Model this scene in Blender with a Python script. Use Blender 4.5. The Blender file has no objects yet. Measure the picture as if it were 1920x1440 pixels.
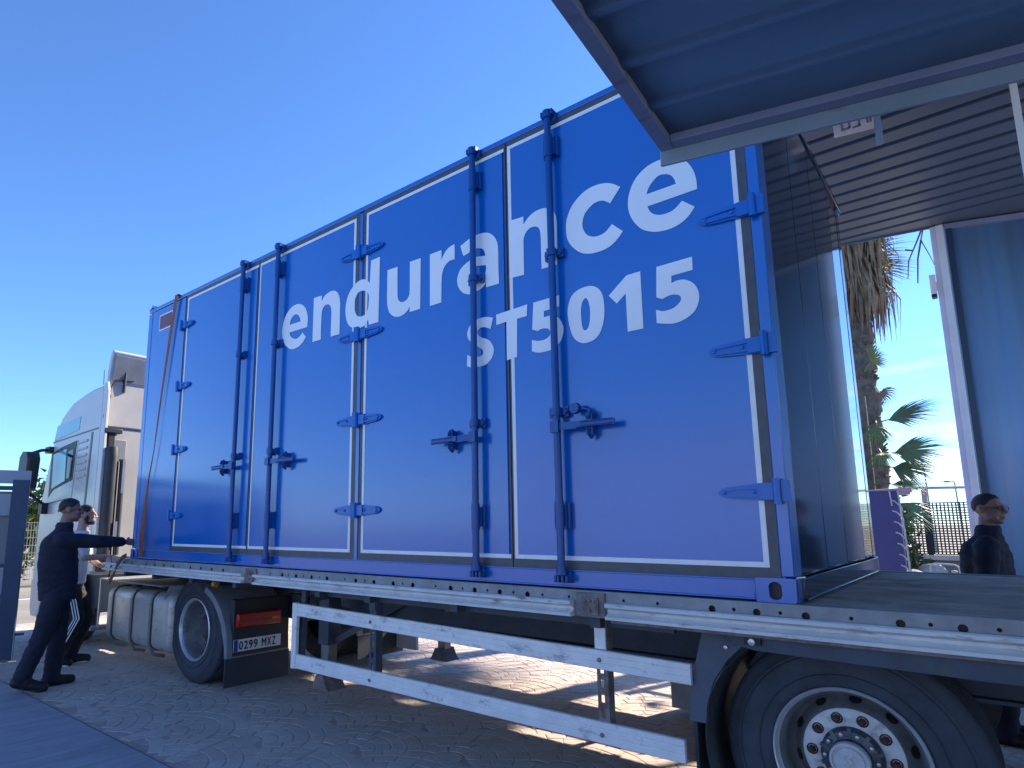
import bpy, bmesh, math, random
from mathutils import Vector, Matrix, noise
from mathutils.geometry import tessellate_polygon
random.seed(7)
PI = math.pi
scene = bpy.context.scene
C = scene.collection

# ------------------------------------------------------------------ camera
cam_d = bpy.data.cameras.new('camera')
cam = bpy.data.objects.new('camera', cam_d)
C.objects.link(cam)
cam_d.sensor_width = 36.0
cam_d.sensor_fit = 'HORIZONTAL'
cam_d.lens = 22.1764
cam_d.shift_x = 113.42 / 1920.0
cam_d.shift_y = 71.29 / 1920.0
cam_d.clip_start = 0.05
cam_d.clip_end = 3000
_yaw, _pitch, _roll = 0.70591907, 0.16317673, -0.00438423
_f = Vector((-math.sin(_yaw) * math.cos(_pitch), math.cos(_yaw) * math.cos(_pitch), math.sin(_pitch)))
_r = _f.cross(Vector((0, 0, 1))).normalized()
_u = _r.cross(_f)
_r2 = math.cos(_roll) * _r + math.sin(_roll) * _u
_u2 = -math.sin(_roll) * _r + math.cos(_roll) * _u
M = Matrix((_r2, _u2, -_f)).transposed().to_4x4()
M.translation = Vector((0.7051, -3.1649, 1.5449))
cam.matrix_world = M
scene.camera = cam

# ------------------------------------------------------------------ light
SUN = Vector((0.43, 1.50, 1.0)).normalized()
SUN_EL = math.asin(SUN.z)
SUN_AZ = math.atan2(SUN.x, SUN.y)          # from +Y towards +X
sun_d = bpy.data.lights.new('sun', 'SUN')
sun_d.energy = 5.0
sun_d.angle = math.radians(0.55)
sun_d.color = (1.0, 0.90, 0.76)
sun = bpy.data.objects.new('sun', sun_d)
C.objects.link(sun)
sun.rotation_mode = 'QUATERNION'
sun.rotation_quaternion = SUN.to_track_quat('Z', 'Y')
sun.location = SUN * 40

world = bpy.data.worlds.new('World')
scene.world = world
world.use_nodes = True
nt = world.node_tree
nt.nodes.clear()
out = nt.nodes.new('ShaderNodeOutputWorld')
bg = nt.nodes.new('ShaderNodeBackground')
sky = nt.nodes.new('ShaderNodeTexSky')
sky.sky_type = 'NISHITA'
sky.sun_disc = False
sky.sun_elevation = SUN_EL
sky.sun_rotation = SUN_AZ
sky.air_density = 1.0
sky.dust_density = 0.02
sky.ozone_density = 3.0
sky.altitude = 20
tint = nt.nodes.new('ShaderNodeMix'); tint.data_type = 'RGBA'; tint.blend_type = 'MULTIPLY'
tint.inputs[0].default_value = 1.0
tint.inputs[7].default_value = (0.385, 0.545, 0.77, 1)
nt.links.new(sky.outputs[0], tint.inputs[6])
# thin streaks of cloud low over the horizon
tc = nt.nodes.new('ShaderNodeTexCoord')
mp = nt.nodes.new('ShaderNodeMapping'); mp.inputs['Scale'].default_value = (2.2, 2.2, 13.0)
mp.inputs['Location'].default_value = (0.35, 0.1, 0.0)
nz = nt.nodes.new('ShaderNodeTexNoise'); nz.inputs['Scale'].default_value = 1.7; nz.inputs['Detail'].default_value = 7
nz.inputs['Roughness'].default_value = 0.55
cr = nt.nodes.new('ShaderNodeValToRGB')
cr.color_ramp.elements[0].position = 0.50; cr.color_ramp.elements[1].position = 0.66
sep = nt.nodes.new('ShaderNodeSeparateXYZ')
el = nt.nodes.new('ShaderNodeValToRGB')
e = el.color_ramp.elements
e[0].position = 0.0; e[0].color = (0, 0, 0, 1)
e[1].position = 0.10; e[1].color = (1, 1, 1, 1)
e2 = e.new(0.17); e2.color = (0.9, 0.9, 0.9, 1)
e3 = e.new(0.23); e3.color = (0, 0, 0, 1)
mul = nt.nodes.new('ShaderNodeMath'); mul.operation = 'MULTIPLY'
mul2 = nt.nodes.new('ShaderNodeMath'); mul2.operation = 'MULTIPLY'; mul2.inputs[1].default_value = 0.75
azr = nt.nodes.new('ShaderNodeMapRange'); azr.inputs[1].default_value = 0.72; azr.inputs[2].default_value = 0.95
mul3 = nt.nodes.new('ShaderNodeMath'); mul3.operation = 'MULTIPLY'
cm = nt.nodes.new('ShaderNodeMix'); cm.data_type = 'RGBA'
cm.inputs[7].default_value = (4.2, 4.3, 4.4, 1)
L = nt.links.new
L(tc.outputs['Generated'], mp.inputs[0]); L(mp.outputs[0], nz.inputs['Vector']); L(nz.outputs[0], cr.inputs[0])
L(tc.outputs['Generated'], sep.inputs[0]); L(sep.outputs[2], el.inputs[0])
L(cr.outputs[0], mul.inputs[0]); L(el.outputs[0], mul.inputs[1]); L(sep.outputs[1], azr.inputs[0]); L(mul.outputs[0], mul3.inputs[0]); L(azr.outputs[0], mul3.inputs[1]); L(mul3.outputs[0], mul2.inputs[0])
L(mul2.outputs[0], cm.inputs[0]); L(tint.outputs[2], cm.inputs[6])
L(cm.outputs[2], bg.inputs[0])
bg.inputs[1].default_value = 0.15
L(bg.outputs[0], out.inputs[0])

scene.view_settings.view_transform = 'Standard'
scene.view_settings.look = 'None'
scene.view_settings.exposure = 1.32
scene.view_settings.gamma = 1.0
scene.view_settings.use_curve_mapping = False

# ------------------------------------------------------------------ materials
MATS = {}
def mat(name, col, rough=0.6, metal=0.0, var=0.12, vscale=6.0, bump=0.0, bscale=60.0, coat=0.0,
        dirt=None, spec=0.5, stretch=(1, 1, 1), rnd=0.0, bdist=0.01):
    """Procedural surface: base colour broken up by noise, optional dirt colour, optional bump."""
    m = bpy.data.materials.new(name); m.use_nodes = True
    t = m.node_tree; b = t.nodes['Principled BSDF']; l = t.links.new
    b.inputs['Roughness'].default_value = rough
    b.inputs['Metallic'].default_value = metal
    b.inputs['Specular IOR Level'].default_value = spec
    if coat:
        b.inputs['Coat Weight'].default_value = coat; b.inputs['Coat Roughness'].default_value = 0.15
    co = t.nodes.new('ShaderNodeTexCoord')
    mpn = t.nodes.new('ShaderNodeMapping'); mpn.inputs['Scale'].default_value = stretch
    l(co.outputs['Object'], mpn.inputs[0])
    n = t.nodes.new('ShaderNodeTexNoise'); n.inputs['Scale'].default_value = vscale
    n.inputs['Detail'].default_value = 6; n.inputs['Roughness'].default_value = 0.6
    l(mpn.outputs[0], n.inputs['Vector'])
    r = t.nodes.new('ShaderNodeValToRGB')
    lo = [max(0, c * (1 - var * 1.6)) for c in col]; hi = [min(1, c * (1 + var * 1.6)) for c in col]
    r.color_ramp.elements[0].position = 0.25; r.color_ramp.elements[1].position = 0.75
    r.color_ramp.elements[0].color = (*lo, 1); r.color_ramp.elements[1].color = (*hi, 1)
    l(n.outputs[0], r.inputs[0])
    colout = r.outputs[0]
    if rnd:
        oi = t.nodes.new('ShaderNodeObjectInfo')
        hs = t.nodes.new('ShaderNodeHueSaturation')
        mr = t.nodes.new('ShaderNodeMapRange')
        mr.inputs[3].default_value = 1 - rnd; mr.inputs[4].default_value = 1 + rnd
        l(oi.outputs['Random'], mr.inputs[0]); l(mr.outputs[0], hs.inputs['Value'])
        l(colout, hs.inputs['Color']); colout = hs.outputs[0]
    if dirt:
        dcol, amt, dsc = dirt[:3]
        n2 = t.nodes.new('ShaderNodeTexNoise'); n2.inputs['Scale'].default_value = dsc
        n2.inputs['Detail'].default_value = 8; n2.inputs['Roughness'].default_value = 0.7
        mp2 = t.nodes.new('ShaderNodeMapping'); mp2.inputs['Location'].default_value = (3.1, 7.7, 1.3)
        if len(dirt) > 3: mp2.inputs['Scale'].default_value = dirt[3]
        l(co.outputs['Object'], mp2.inputs[0]); l(mp2.outputs[0], n2.inputs['Vector'])
        r2 = t.nodes.new('ShaderNodeValToRGB')
        r2.color_ramp.elements[0].position = 0.62 - amt * 0.3; r2.color_ramp.elements[1].position = 0.74
        l(n2.outputs[0], r2.inputs[0])
        mx = t.nodes.new('ShaderNodeMix'); mx.data_type = 'RGBA'
        mx.inputs[7].default_value = (*dcol, 1)
        l(r2.outputs[0], mx.inputs[0]); l(colout, mx.inputs[6]); colout = mx.outputs[2]
        rr = t.nodes.new('ShaderNodeMapRange'); rr.inputs[3].default_value = rough
        rr.inputs[4].default_value = min(1, rough + 0.3)
        l(r2.outputs[0], rr.inputs[0]); l(rr.outputs[0], b.inputs['Roughness'])
    l(colout, b.inputs['Base Color'])
    if bump:
        nb = t.nodes.new('ShaderNodeTexNoise'); nb.inputs['Scale'].default_value = bscale
        nb.inputs['Detail'].default_value = 4
        l(mpn.outputs[0], nb.inputs['Vector'])
        bp = t.nodes.new('ShaderNodeBump'); bp.inputs['Strength'].default_value = bump
        bp.inputs['Distance'].default_value = bdist
        l(nb.outputs[0], bp.inputs['Height']); l(bp.outputs[0], b.inputs['Normal'])
    MATS[name] = m
    return m

RUST = (0.16, 0.065, 0.03)
GRIME = (0.09, 0.085, 0.08)
mat('paint_blue', (0.0, 0.138, 0.53), 0.24, var=0.03, vscale=1.2, bump=0.02, bscale=1.6, bdist=0.05, coat=0.95)
mat('paint_hardware', (0.002, 0.075, 0.30), 0.3, var=0.05, vscale=20)
mat('paint_hinge', (0.006, 0.15, 0.55), 0.26, var=0.05, vscale=20)
mat('vinyl_white', (0.90, 0.93, 0.95), 0.35, var=0.02, vscale=3)
mat('trim_white', (0.88, 0.89, 0.90), 0.28, var=0.04, vscale=12)
mat('gasket', (0.085, 0.088, 0.105), 0.42, var=0.15, vscale=15)
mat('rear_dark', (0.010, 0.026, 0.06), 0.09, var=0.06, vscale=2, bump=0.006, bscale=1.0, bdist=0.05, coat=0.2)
mat('galvanised', (0.28, 0.29, 0.30), 0.55, metal=0.15, var=0.18, vscale=9, bump=0.1, bscale=40,
    dirt=((0.33, 0.30, 0.25), 0.22, 14, (1, 1, 0.25)))
mat('raw_edge_white', (0.68, 0.68, 0.67), 0.5, var=0.10, vscale=6, bump=0.15, bscale=30, dirt=((0.15, 0.10, 0.07), 0.18, 9, (0.7, 2, 3)))
mat('guard_alu', (0.84, 0.83, 0.82), 0.48, metal=0.1, var=0.07, vscale=7, bump=0.08, bscale=30, dirt=((0.22, 0.22, 0.23), 0.16, 5, (1.3, 1, 2.5)))
mat('chassis_paint', (0.055, 0.075, 0.105), 0.55, var=0.2, vscale=5, dirt=((0.12, 0.11, 0.10), 0.15, 6))
mat('rusty_bracket', (0.22, 0.19, 0.18), 0.7, var=0.3, vscale=14, dirt=(RUST, 0.45, 16))
mat('deck_wood', (0.52, 0.44, 0.38), 0.8, var=0.25, vscale=3.5, bump=0.3, bscale=30, stretch=(1.1, 1.5, 1), dirt=((0.27, 0.24, 0.22), 0.5, 2.6))
mat('tyre_rubber', (0.048, 0.056, 0.075), 0.75, var=0.25, vscale=8, bump=0.1, bscale=60, dirt=((0.075, 0.072, 0.07), 0.3, 5))
mat('rim_white', (0.68, 0.68, 0.66), 0.5, var=0.12, vscale=10, dirt=((0.25, 0.16, 0.09), 0.25, 12))
mat('rim_grey', (0.20, 0.205, 0.21), 0.5, metal=0.3, var=0.2, vscale=10, dirt=(GRIME, 0.3, 9))
mat('rim_edge', (0.66, 0.67, 0.69), 0.38, metal=0.5, var=0.12, vscale=12)
mat('hub_dark', (0.075, 0.085, 0.10), 0.45, metal=0.3, var=0.4, vscale=14)
mat('hub_cap', (0.55, 0.55, 0.57), 0.5, var=0.1, vscale=20, metal=0.2)
mat('nut_rust', (0.075, 0.034, 0.03), 0.75, var=0.3, vscale=40)
mat('steel_bright', (0.55, 0.56, 0.57), 0.35, metal=0.8, var=0.1, vscale=12)
mat('cab_white', (0.56, 0.545, 0.53), 0.25, var=0.04, vscale=2, dirt=((0.48, 0.46, 0.43), 0.15, 2.5))
mat('cab_rear', (0.46, 0.44, 0.42), 0.35, var=0.06, vscale=2, dirt=((0.40, 0.38, 0.35), 0.2, 2.5))
mat('black_plastic', (0.025, 0.028, 0.034), 0.5, var=0.2, vscale=8)
mat('grey_plastic', (0.21, 0.225, 0.25), 0.6, var=0.12, vscale=6, dirt=((0.22, 0.21, 0.20), 0.2, 5))
mat('dark_plastic', (0.085, 0.105, 0.145), 0.5, var=0.12, vscale=6, dirt=((0.13, 0.13, 0.14), 0.2, 5))
mat('mudflap_rubber', (0.035, 0.042, 0.055), 0.7, var=0.15, vscale=6)
mat('tank_alu', (0.55, 0.525, 0.49), 0.36, metal=0.35, var=0.10, vscale=4, bump=0.05, bscale=8, dirt=((0.26, 0.24, 0.22), 0.25, 4, (1, 1, 3)))
mat('tank_band', (0.30, 0.30, 0.30), 0.45, metal=0.5, var=0.1)
mat('red_lens', (0.38, 0.018, 0.012), 0.22, var=0.2, vscale=30)
mat('amber_lens', (0.55, 0.22, 0.04), 0.3, var=0.15, vscale=30)
mat('plate_white', (0.72, 0.73, 0.74), 0.4, var=0.04)
mat('plate_black', (0.012, 0.012, 0.014), 0.45, var=0.0)
mat('plate_blue', (0.01, 0.05, 0.30), 0.4, var=0.02)
mat('sticker_maroon', (0.20, 0.045, 0.07), 0.4, var=0.1, vscale=30)
mat('skin', (0.27, 0.15, 0.11), 0.5, var=0.08, vscale=20)
mat('skin_pale', (0.42, 0.25, 0.185), 0.5, var=0.08, vscale=20)
mat('hair_dark', (0.018, 0.014, 0.012), 0.6, var=0.3, vscale=60, bump=0.5, bscale=180)
mat('cloth_navy', (0.010, 0.014, 0.032), 0.85, var=0.15, vscale=10, bump=0.25, bscale=25)
mat('cloth_trouser', (0.014, 0.017, 0.034), 0.85, var=0.2, vscale=10, bump=0.25, bscale=25)
mat('cloth_black', (0.012, 0.012, 0.016), 0.8, var=0.15, vscale=10, bump=0.2, bscale=25)
mat('cloth_white', (0.60, 0.62, 0.66), 0.8, var=0.05, vscale=10, bump=0.2, bscale=20)
mat('shoe_black', (0.014, 0.014, 0.018), 0.6, var=0.2, vscale=20)
mat('web_orange', (0.30, 0.085, 0.05), 0.7, var=0.15, vscale=25)
mat('web_red', (0.19, 0.045, 0.035), 0.7, var=0.15, vscale=25)
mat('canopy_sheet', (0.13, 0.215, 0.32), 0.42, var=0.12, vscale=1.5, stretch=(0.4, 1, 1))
mat('canopy_frame', (0.23, 0.29, 0.43), 0.5, var=0.08, vscale=4, dirt=((0.15, 0.14, 0.15), 0.2, 5, (0.5, 2, 1)))
mat('canopy_lip', (0.25, 0.36, 0.46), 0.45, var=0.08, vscale=4, dirt=((0.20, 0.12, 0.09), 0.12, 6, (0.4, 2, 2)))
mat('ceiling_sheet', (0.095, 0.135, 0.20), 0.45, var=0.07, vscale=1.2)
mat('door_blue', (0.19, 0.36, 0.62), 0.38, var=0.12, vscale=1.5, stretch=(2.5, 2.5, 0.12))
mat('post_white', (0.88, 0.88, 0.89), 0.4, var=0.04)
mat('post_lilac', (0.80, 0.75, 0.85), 0.45, var=0.05)
mat('sign_pale', (0.66, 0.54, 0.54), 0.5, var=0.08, vscale=20)
mat('sign_mark', (0.20, 0.19, 0.22), 0.5, var=0.1)
mat('gate_frame', (0.02, 0.052, 0.115), 0.4, var=0.12, vscale=5)
mat('gate_panel', (0.33, 0.37, 0.42), 0.5, var=0.08, vscale=2)
mat('gate_panel_dark', (0.20, 0.22, 0.24), 0.5, var=0.08, vscale=2)
mat('slab_concrete', (0.36, 0.325, 0.345), 0.85, var=0.14, vscale=1.6, bump=0.4, bscale=9, stretch=(9, 0.8, 1), dirt=((0.25, 0.24, 0.25), 0.3, 1.2))
mat('mortar', (0.44, 0.335, 0.30), 0.9, var=0.2, vscale=12, bump=0.3, bscale=80)
mat('stone', (0.535, 0.43, 0.365), 0.8, var=0.10, vscale=3, bump=0.3, bscale=70, rnd=0.04, dirt=((0.46, 0.365, 0.31), 0.35, 0.9))
mat('yard_asphalt', (0.25, 0.225, 0.19), 0.9, var=0.15, vscale=0.8, bump=0.4, bscale=60, dirt=((0.19, 0.17, 0.15), 0.3, 0.5))
mat('road_paint', (0.75, 0.74, 0.70), 0.7, var=0.1)
mat('palm_green', (0.105, 0.15, 0.065), 0.5, var=0.3, vscale=3)
mat('palm_young', (0.16, 0.20, 0.05), 0.5, var=0.3, vscale=3)
mat('palm_dead', (0.24, 0.15, 0.085), 0.85, var=0.35, vscale=5)
mat('palm_trunk', (0.13, 0.105, 0.085), 0.9, var=0.35, vscale=9, bump=0.8, bscale=18)
mat('tarp_purple', (0.11, 0.10, 0.25), 0.6, var=0.08, vscale=3)
mat('rope_white', (0.70, 0.70, 0.68), 0.7, var=0.1)
mat('lattice_dark', (0.022, 0.022, 0.026), 0.6, var=0.1)
mat('coping_pink', (0.62, 0.52, 0.47), 0.7, var=0.08)
mat('wall_grey', (0.20, 0.19, 0.18), 0.85, var=0.15, vscale=4)
mat('rail_pink', (0.55, 0.42, 0.38), 0.5, var=0.1)
mat('wire_grey', (0.33, 0.33, 0.32), 0.5, metal=0.3, var=0.1)
mat('leaf_bush', (0.10, 0.135, 0.03), 0.55, var=0.45, vscale=1.5)
mat('leaf_dark', (0.045, 0.075, 0.022), 0.55, var=0.4, vscale=2)
mat('bark', (0.12, 0.09, 0.07), 0.9, var=0.25)
mat('rock', (0.30, 0.32, 0.31), 0.85, var=0.2, vscale=8, bump=0.5, bscale=14)
mat('warehouse_wall', (0.24, 0.31, 0.46), 0.6, var=0.08, vscale=0.6)

def glass_mat(name, col, alpha, rough=0.03):
    m = bpy.data.materials.new(name); m.use_nodes = True
    t = m.node_tree; t.nodes.clear(); l = t.links.new
    o = t.nodes.new('ShaderNodeOutputMaterial')
    tr = t.nodes.new('ShaderNodeBsdfTransparent'); tr.inputs[0].default_value = (*col, 1)
    gl = t.nodes.new('ShaderNodeBsdfGlossy'); gl.inputs['Roughness'].default_value = rough
    fr = t.nodes.new('ShaderNodeFresnel'); fr.inputs[0].default_value = 1.5
    mx = t.nodes.new('ShaderNodeMixShader')
    l(fr.outputs[0], mx.inputs[0]); l(tr.outputs[0], mx.inputs[1]); l(gl.outputs[0], mx.inputs[2])
    l(mx.outputs[0], o.inputs[0])
    MATS[name] = m
glass_mat('glass_teal', (0.45, 0.72, 0.66), 1)
mat('glass_panel', (0.26, 0.52, 0.58), 0.08, var=0.08, vscale=3)
mat('glass_dark', (0.02, 0.026, 0.034), 0.06, var=0.0)

# ------------------------------------------------------------------ helpers
class MB:
    def __init__(s): s.v = []; s.f = []; s.fm = []; s.mats = []
    def mi(s, m):
        if m is None: return 0
        if m not in s.mats: s.mats.append(m)
        return s.mats.index(m)
    def add(s, vs, fs, m=None):
        b = len(s.v); k = s.mi(m)
        s.v += [tuple(v) for v in vs]
        for f in fs: s.f.append([b + i for i in f]); s.fm.append(k)
        return s
    def box(s, x0, x1, y0, y1, z0, z1, m=None):
        vs = [(x, y, z) for z in (z0, z1) for y in (y0, y1) for x in (x0, x1)]
        return s.add(vs, [(0, 2, 3, 1), (4, 5, 7, 6), (0, 1, 5, 4), (2, 6, 7, 3), (0, 4, 6, 2), (1, 3, 7, 5)], m)
    def obox(s, mtx, sx, sy, sz, m=None):
        vs = [mtx @ Vector((x, y, z)) for z in (-sz / 2, sz / 2) for y in (-sy / 2, sy / 2) for x in (-sx / 2, sx / 2)]
        return s.add(vs, [(0, 2, 3, 1), (4, 5, 7, 6), (0, 1, 5, 4), (2, 6, 7, 3), (0, 4, 6, 2), (1, 3, 7, 5)], m)
    def bar(s, p0, p1, w, h, up=(0, 0, 1), m=None):
        p0 = Vector(p0); p1 = Vector(p1); d = (p1 - p0); ln = d.length; d.normalize()
        side = d.cross(Vector(up))
        if side.length < 1e-4: side = d.cross(Vector((1, 0, 0)))
        side.normalize(); u = side.cross(d)
        mm = Matrix((d, side, u)).transposed().to_4x4(); mm.translation = (p0 + p1) / 2
        return s.obox(mm, ln, w, h, m)
    def tube(s, pts, r, n=10, m=None, cap=True):
        pts = [Vector(p) for p in pts]; rs = r if isinstance(r, (list, tuple)) else [r] * len(pts)
        vs = []; fs = []
        prev = None
        for i, p in enumerate(pts):
            a = pts[max(0, i - 1)]; b = pts[min(len(pts) - 1, i + 1)]
            d = (b - a).normalized()
            if prev is None:
                x = d.orthogonal().normalized()
            else:
                x = (prev - d * prev.dot(d)).normalized()
            prev = x; y = d.cross(x)
            for k in range(n):
                t = 2 * PI * k / n
                vs.append(p + (x * math.cos(t) + y * math.sin(t)) * rs[i])
        for i in range(len(pts) - 1):
            for k in range(n):
                a = i * n + k; b = i * n + (k + 1) % n
                fs.append((a, b, b + n, a + n))
        if cap:
            fs.append(tuple(range(n - 1, -1, -1))); fs.append(tuple((len(pts) - 1) * n + k for k in range(n)))
        return s.add(vs, fs, m)
    def lathe(s, prof, origin, axis, n=48, m=None, closed=False):
        """prof: list of (radius, height along axis)."""
        o = Vector(origin); ax = Vector(axis).normalized(); x = ax.orthogonal().normalized(); y = ax.cross(x)
        vs = []; fs = []
        for r, h in prof:
            for k in range(n):
                t = 2 * PI * k / n
                vs.append(o + ax * h + (x * math.cos(t) + y * math.sin(t)) * max(r, 1e-4))
        k2 = len(prof)
        for i in range(k2 if closed else k2 - 1):
            j = (i + 1) % k2
            for k in range(n):
                q = (k + 1) % n
                fs.append((i * n + k, i * n + q, j * n + q, j * n + k))
        return s.add(vs, fs, m)
    def prism(s, poly, f0, f1, m=None, holes=()):
        """poly: list of 2-D points; f0, f1 map a 2-D point to the 3-D front and back."""
        loops = [list(poly)] + [list(h) for h in holes]
        flat = [p for lp in loops for p in lp]
        tri = tessellate_polygon([[Vector((p[0], p[1], 0)) for p in lp] for lp in loops])
        n = len(flat)
        vs = [f0(*p) for p in flat] + [f1(*p) for p in flat]
        fs = [tuple(t) for t in tri] + [tuple(n + i for i in reversed(t)) for t in tri]
        b = 0
        for lp in loops:
            k = len(lp)
            for i in range(k):
                a, c = b + i, b + (i + 1) % k
                fs.append((a, c, c + n, a + n))
            b += k
        return s.add(vs, fs, m)
    def build(s, name, m=None, parent=None, smooth=35, bevel=0, recalc=True, kind=None):
        me = bpy.data.meshes.new(name)
        me.from_pydata(s.v, [], s.f)
        ms = s.mats if s.mats else [m]
        for q in ms: me.materials.append(MATS[q])
        if len(ms) > 1:
            me.polygons.foreach_set('material_index', s.fm)
        if recalc:
            bm = bmesh.new(); bm.from_mesh(me)
            bmesh.ops.recalc_face_normals(bm, faces=bm.faces); bm.to_mesh(me); bm.free()
        if smooth:
            me.shade_smooth(); me.set_sharp_from_angle(angle=math.radians(smooth))
        me.update()
        return link(name, me, parent, bevel, kind)

def link(name, me, parent=None, bevel=0, kind=None):
    o = bpy.data.objects.new(name, me); C.objects.link(o)
    if parent is not None:
        o.parent = parent; o.matrix_parent_inverse = world_inv(parent)
    if bevel:
        b = o.modifiers.new('bevel', 'BEVEL'); b.width = bevel; b.segments = 2; b.limit_method = 'ANGLE'
        b.angle_limit = math.radians(40); b.harden_normals = False
    if kind: o['kind'] = kind
    return o
def world_of(o):
    mw = Matrix.Translation(o.location) @ o.rotation_euler.to_matrix().to_4x4() if o.type == 'EMPTY' else Matrix.Translation(o.location)
    if o.parent is not None:
        return world_of(o.parent) @ o.matrix_parent_inverse @ mw
    return mw
def world_inv(o): return world_of(o).inverted()
def thing(name, label, cat, loc=(0, 0, 0), group=None):
    o = bpy.data.objects.new(name, None); C.objects.link(o)
    o.location = loc; o.empty_display_size = 0.2
    tag(o, label, cat, group); return o
def tag(o, label, cat, group=None):
    o['label'] = label; o['category'] = cat
    if group: o['group'] = group
    return o
def sub(name, parent, loc=(0, 0, 0)):
    o = bpy.data.objects.new(name, None); C.objects.link(o); o.location = loc
    o.parent = parent; o.matrix_parent_inverse = world_inv(parent)
    o.empty_display_size = 0.1
    return o
def dup(o, off, parent=None):
    """copy a thing or part and everything below it, moved by off"""
    c = o.copy(); C.objects.link(c)
    if parent is not None: c.parent = parent
    c.location = o.location + Vector(off)
    for ch in list(o.children): _dupc(ch, c)
    return c
def _dupc(o, p):
    c = o.copy(); C.objects.link(c); c.parent = p
    for ch in list(o.children): _dupc(ch, c)
def struct(o): o['kind'] = 'structure'; return o
def catmull(pts, step=4):
    """pts: (x, z, corner); smooth runs between corners."""
    n = len(pts); res = []
    for i in range(n):
        p1 = pts[i]; p2 = pts[(i + 1) % n]
        p0 = pts[i - 1] if not p1[2] else None
        p3 = pts[(i + 2) % n] if not p2[2] else None
        if p0 is None and p3 is None:
            res.append((p1[0], p1[1])); continue
        a = p0 if p0 else (2 * p1[0] - p2[0], 2 * p1[1] - p2[1])
        d = p3 if p3 else (2 * p2[0] - p1[0], 2 * p2[1] - p1[1])
        for k in range(step):
            t = k / step
            q = []
            for c in (0, 1):
                q.append(0.5 * (2 * p1[c] + (p2[c] - a[c]) * t + (2 * a[c] - 5 * p1[c] + 4 * p2[c] - d[c]) * t * t
                                + (3 * p1[c] - a[c] - 3 * p2[c] + d[c]) * t ** 3))
            res.append(tuple(q))
    return res

# ================================================================== SETTING
g = MB(); g.add([(-400, -300, -0.016), (400, -300, -0.016), (400, 600, -0.016), (-400, 600, -0.016)], [(0, 1, 2, 3)])
struct(g.build('ground', 'yard_asphalt', smooth=0))

pave = MB()
pave.add([(-11.6, -0.985, -0.0042), (9.5, -0.985, -0.0042), (9.5, 6.6, -0.0042), (-11.6, 6.6, -0.0042)], [(0, 1, 2, 3)])
pavement = struct(pave.build('pavement', 'mortar', smooth=0))

# fan-laid cobbles: overlapping scallops, stones set along concentric arcs
def fan_stones():
    W = 1.36; Rr = W / 2; row = W / 4
    res = []
    j0 = -3
    for j in range(j0, 30):
        cy = -1.4 + j * row
        for i in range(-11, 9):
            cx = i * W + (W / 2 if j % 2 else 0) - 0.25
            r = 0.0; ring = 0
            while r < Rr - 0.02:
                th = 0.112
                r1 = min(r + th, Rr)
                rm = (r + r1) / 2
                nst = max(1, int(round(2 * PI * rm / 0.15))) if ring else 1
                for k in range(nst):
                    if ring == 0:
                        a0, a1 = 0, 2 * PI
                    else:
                        a0 = 2 * PI * (k + (ring % 2) * 0.5) / nst; a1 = a0 + 2 * PI / nst
                    am = (a0 + a1) / 2
                    px, py = cx + rm * math.cos(am), cy + rm * math.sin(am)
                    if ring == 0: px, py = cx, cy
                    # hidden by the scallops of the next row down
                    hid = False
                    for dx in (-W / 2, W / 2):
                        if (px - cx - dx) ** 2 + (py - cy + row) ** 2 < (Rr - 0.012) ** 2: hid = True
                    if (px - cx) ** 2 + (py - cy + 2 * row) ** 2 < (Rr - 0.012) ** 2: hid = True
                    if hid: continue
                    if px < -11.3 or px > 9.2 or py < -0.90 or py > 6.4: continue
                    res.append((cx, cy, r, r1, a0, a1, px, py, ring))
                r = r1; ring += 1
    return res
def stone_mesh(mb, st, rnd):
    cx, cy, r, r1, a0, a1, px, py, ring = st
    gap = 0.0035
    zt = rnd.uniform(-0.0016, 0.0016)
    tx, ty = rnd.uniform(-.008, .008), rnd.uniform(-.008, .008)
    if ring == 0:
        poly = [(cx + r1 * 0.92 * math.cos(t), cy + r1 * 0.92 * math.sin(t)) for t in [PI * q / 4 for q in range(8)]]
    else:
        ga = gap / max(r, 0.05); b0, b1 = a0 + ga, a1 - ga; ri, ro = r + gap, r1 - gap; bm_ = (b0 + b1) / 2
        poly = [(cx + q * math.cos(t), cy + q * math.sin(t)) for q, t in
                ((ri, b1), (ri, bm_), (ri, b0), (ro, b0), (ro, bm_), (ro, b1))]
        poly = [(x + rnd.uniform(-.005, .005), y + rnd.uniform(-.005, .005)) for x, y in poly]
    n = len(poly)
    mx = sum(p[0] for p in poly) / n; my = sum(p[1] for p in poly) / n
    zz = lambda x, y, d: zt + d + (x - mx) * tx + (y - my) * ty
    top = [(mx + (x - mx) * .88, my + (y - my) * .88, zz(x, y, 0)) for x, y in poly]
    mid = [(x, y, zz(x, y, -0.0024)) for x, y in poly]
    bot = [(x, y, -0.013) for x, y in poly]
    fs = [tuple(range(n))] if ring == 0 else [tuple(reversed(range(n)))]
    for i in range(n):
        j = (i + 1) % n
        fs += [(i, n + i, n + j, j), (n + i, 2 * n + i, 2 * n + j, n + j)]
    mb.add(top + mid + bot, fs)
_rnd = random.Random(3)
_st = fan_stones()
_cam = Vector((0.7, -3.16))
def _vis(s):
    d = Vector((s[6], s[7])) - _cam
    az = math.degrees(math.atan2(d.x, d.y))
    # seen past the rear wheel and below the picture edge only further out
    ok = -74 < az < -18 and d.length > 3.9
    return (0 if ok else 1, d.length)
_st.sort(key=_vis)
for s in _st[:300]:
    mb = MB(); stone_mesh(mb, s, _rnd)
    mb.build('cobble', 'stone', pavement, smooth=0)
mb = MB()
for s in _st[300:]: stone_mesh(mb, s, _rnd)
mb.build('cobbles', 'stone', pavement, smooth=0, kind='stuff')

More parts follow.
